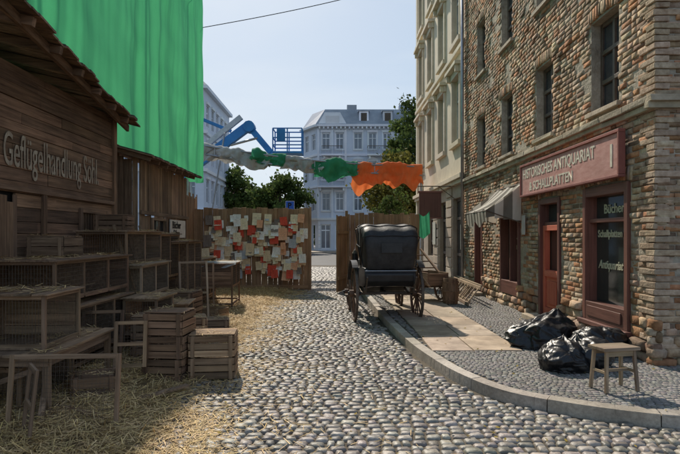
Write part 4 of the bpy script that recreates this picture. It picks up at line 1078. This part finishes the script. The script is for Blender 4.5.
def wframe(name,loc,w,h,rotz,lean,mesh=True,cross=True,W=W_grey,tilt=0):
    e=empty(name,loc,rotz); e.rotation_euler=(lean,tilt,rotz); b=MB(W+[M_iron]); t=.04
    b.box(-w/2,-w/2+t,-.012,.012,0,h,2); b.box(w/2-t,w/2,-.012,.012,0,h,2)
    b.box(-w/2+t,w/2-t,-.0115,.0115,0,t,0); b.box(-w/2+t,w/2-t,-.0115,.0115,h-t,h,0)
    if cross: b.box(-w/2+t,w/2-t,-.0145,.009,h*.5-t/2,h*.5+t/2,0)
    if mesh:
        n=int(w/.035)
        for k in range(1,n): x=-w/2+w*k/n; b.cyl((x,.014,0.01),(x,.014,h-.01),.0022,n=3,m=3,caps=False)
        n=int(h/.035)
        for k in range(1,n): z=h*k/n; b.cyl((-w/2+.01,.014,z),(w/2-.01,.014,z),.0022,n=3,m=3,caps=False)
    b.make('frame',e,bevel=.002); return e
wframe('wire_frame_door',(-2.35,4.55,.02),.95,.66,.05,-.12,cross=False,W=W_old)
wframe('wire_frame_door',(-2.52,4.3,.02),.34,.62,-.9,-.1,W=W_old)
wframe('wire_frame_door',(-2.33,6.0,.22),.36,.52,.15,-.15,W=W_crate)
wframe('wire_frame_door',(-2.62,9.9,.05),.55,1.2,.5,-.14,W=W_grey)
wframe('wire_frame_door',(-2.9,11.4,.05),.6,1.1,.3,-.14,W=W_old)
wframe('wire_frame_door',(-2.9,6.5,.0),.5,.8,.2,-.3,W=W_dark)
wframe('wire_frame_door',(-3.35,4.6,.0),.6,.6,.0,-.3,W=W_old)
ps=MB(W_old); ps.beam((-3.05,4.4,0),(-3.05,4.4,.75),.07,.07); ps.beam((-2.6,4.65,0.03),(-2.9,5.4,.55),.05,.03); ps.beam((-1.95,4.75,.05),(-2.7,5.1,.08),.06,.03); ps.beam((-2.0,5.3,.07),(-1.6,5.75,.09),.08,.02); ps.beam((-2.2,7.6,.05),(-1.7,8.2,.09),.08,.02); ps.make('loose_boards')
hb=MB(W_old); 
for k in range(3): hb.beam((-3.0,8.6+k*.3,.02),(-3.6+.1*k,8.6+k*.3,1.9),.04,.03)
hb.make('leaning_slats')

# ------------------------------------------------------------ straw
def sd(x,y):
    edge=-1.5+.35*noise.noise(Vector((y*.7,3,0)))+.12*math.sin(y*.9)+.12*noise.noise(Vector((x*2.5,y*2.5,0)))
    if y>9: edge+=(y-9)*.03
    if y<5.5: edge+=(5.5-y)*.25
    return edge-x
bed=MB([M_strawbed])
def bf(u,v):
    x=-4.2+3.7*u; y=2.2+14.6*v; d_=sd(x,y); hgt=min(max(d_,-.2),.9)
    base=-.05 if d_<-.08 else -.02
    return (x,y,base+.08*max(0,min(1,(hgt+.08)*1.4))+.03*noise.noise(Vector((x*3,y*3,0)))*(1 if d_>0 else .0)+.02*noise.noise(Vector((x*9,y*9,1)))*(1 if d_>0 else 0))
bed.grid(bf,110,250); so_=bed.make('straw_bed',smooth=True,fix=False)
n=78000; V=np.zeros((n,4,3)); C=np.zeros((n,4,4)); C[...,3]=1; cnt=0
areas=[(t_[1]-t_[0])*(t_[3]-t_[2]) for t_ in tops]; 
while cnt<n:
    if cnt<7000:
        t_=random.choices(tops,areas)[0]; x=U(t_[0],t_[1]);y=U(t_[2],t_[3]); z=t_[4]+U(.002,.02); el=U(-.05,.25); d_=-.01
        if noise.noise(Vector((x*3,y*3,z*2)))<.02: continue
    else:
        y=2.6+14.2*R()**1.45; x=U(-4.1,1.0); d_=sd(x,y)
        if d_>0: pr=.75+.25*noise.noise(Vector((x*2,y*2,7)))*2
        else: pr=.7*math.exp(d_*2.9)*(1+1.9*noise.noise(Vector((x*2.2,y*2.2,5))))+.009
        if R()>pr: continue
        el=U(-.12,.25) if d_>0 else U(-.03,.06)
        if d_>.1 and R()<.12: el=U(.2,.9)
        z=(-.01+.09*min(1,(d_+.05)*1.4)+U(.0,.045)) if d_>0 else .013+U(0,.008)
    L_=U(.03,.15) ; w=U(.0016,.004); th=U(0,6.28)
    a=np.array([math.cos(th)*math.cos(el),math.sin(th)*math.cos(el),math.sin(el)])*L_; pz=np.array([x,y,z]); s_=np.array([-math.sin(th),math.cos(th),U(-.5,.5)])*w
    V[cnt]=[pz-s_,pz+s_,pz+a+s_,pz+a-s_]; k=U(.45,1.2); C[cnt,:,0]=k;C[cnt,:,1]=k*U(.93,1.02);C[cnt,:,2]=k*U(.8,1.1); cnt+=1
me=bpy.data.meshes.new('straw'); me.from_pydata(V.reshape(-1,3).tolist(),[],(np.arange(n*4).reshape(n,4)).tolist()); me.materials.append(M_straw)
ca=me.color_attributes.new('Col','FLOAT_COLOR','POINT'); ca.data.foreach_set('color',C.astype(np.float32).ravel())
o=bpy.data.objects.new('straw',me); COL.objects.link(o)
so_.parent=o
lm=MB([M_leafy])
for i in range(300):
    x=U(-1.4,3.8); y=3+11*R()**1.3; z=.02 if x<kerbx(y) else .13
    if x>kerbx(y)-.05 and x<kerbx(y)+.2: continue
    p=Vector((x,y,z)); t=U(0,6.28); s_=U(.012,.028); a=Vector((math.cos(t),math.sin(t),U(-.2,.4)))*s_; bb=Vector((-math.sin(t),math.cos(t),U(-.2,.4)))*s_*.6
    k=U(.8,2); lm.face([lm.addv(q_) for q_ in (p-a,p-bb,p+a,p+bb)],0,(k*1.3,k,k*.8))
lm.make('fallen_leaves',fix=False)

# ------------------------------------------------------------ light
AZ=math.radians(-16.5); EL=math.radians(42)
w=bpy.data.worlds.new('World'); scene.world=w; w.use_nodes=True; nt=w.node_tree; N=nt.nodes; L=nt.links
bg=N['Background']; sk=N.new('ShaderNodeTexSky'); sk.sky_type='NISHITA'; sk.sun_disc=False
sk.sun_elevation=EL; sk.sun_rotation=AZ; sk.air_density=1.0; sk.dust_density=1.0; sk.ozone_density=1.5
ad=N.new('ShaderNodeVectorMath'); ad.operation='ADD'; ad.inputs[1].default_value=(3.4,3.4,3.4); L.new(sk.outputs[0],ad.inputs[0])
dv_=N.new('ShaderNodeVectorMath'); dv_.operation='DIVIDE'; L.new(sk.outputs[0],dv_.inputs[0]); L.new(ad.outputs[0],dv_.inputs[1])
mu=N.new('ShaderNodeVectorMath'); mu.operation='MULTIPLY'; mu.inputs[1].default_value=(9.8,10.9,12.1); L.new(dv_.outputs[0],mu.inputs[0])
tc=N.new('ShaderNodeTexCoord'); mp=N.new('ShaderNodeMapping'); mp.inputs['Scale'].default_value=(1.2,1.2,4.0); L.new(tc.outputs['Generated'],mp.inputs['Vector'])
cn=N.new('ShaderNodeTexNoise'); cn.inputs['Scale'].default_value=1.6; cn.inputs['Detail'].default_value=6; cn.inputs['Distortion'].default_value=.4; L.new(mp.outputs[0],cn.inputs['Vector'])
cm=N.new('ShaderNodeMapRange'); cm.inputs['From Min'].default_value=.45; cm.inputs['From Max'].default_value=.75; cm.inputs['To Max'].default_value=.5; L.new(cn.outputs['Fac'],cm.inputs['Value'])
mx=N.new('ShaderNodeMix'); mx.data_type='RGBA'; L.new(cm.outputs[0],mx.inputs[0]); L.new(mu.outputs[0],mx.inputs[6]); mx.inputs[7].default_value=(8.6,9.0,9.4,1)
L.new(mx.outputs[2],bg.inputs['Color']); bg.inputs['Strength'].default_value=0.1
sl=bpy.data.lights.new('sun','SUN'); sl.energy=4.8; sl.angle=math.radians(.8); sl.color=(1,.90,.76)
so=bpy.data.objects.new('sun',sl); COL.objects.link(so)
dv=Vector((math.sin(AZ)*math.cos(EL),math.cos(AZ)*math.cos(EL),math.sin(EL)))
so.rotation_euler=dv.to_track_quat('Z','Y').to_euler(); so.location=(0,0,30)
cam=bpy.data.cameras.new('camera'); cam.lens=28; cam.sensor_width=36; cam.shift_x=5/680; cam.shift_y=10/680; cam.clip_end=3000; cam.clip_start=.05
co=bpy.data.objects.new('camera',cam); COL.objects.link(co); co.location=(0,0,1.7); co.rotation_euler=(math.radians(90),0,0)
scene.camera=co
scene.view_settings.view_transform='Standard'; scene.view_settings.look='None'; scene.view_settings.exposure=0
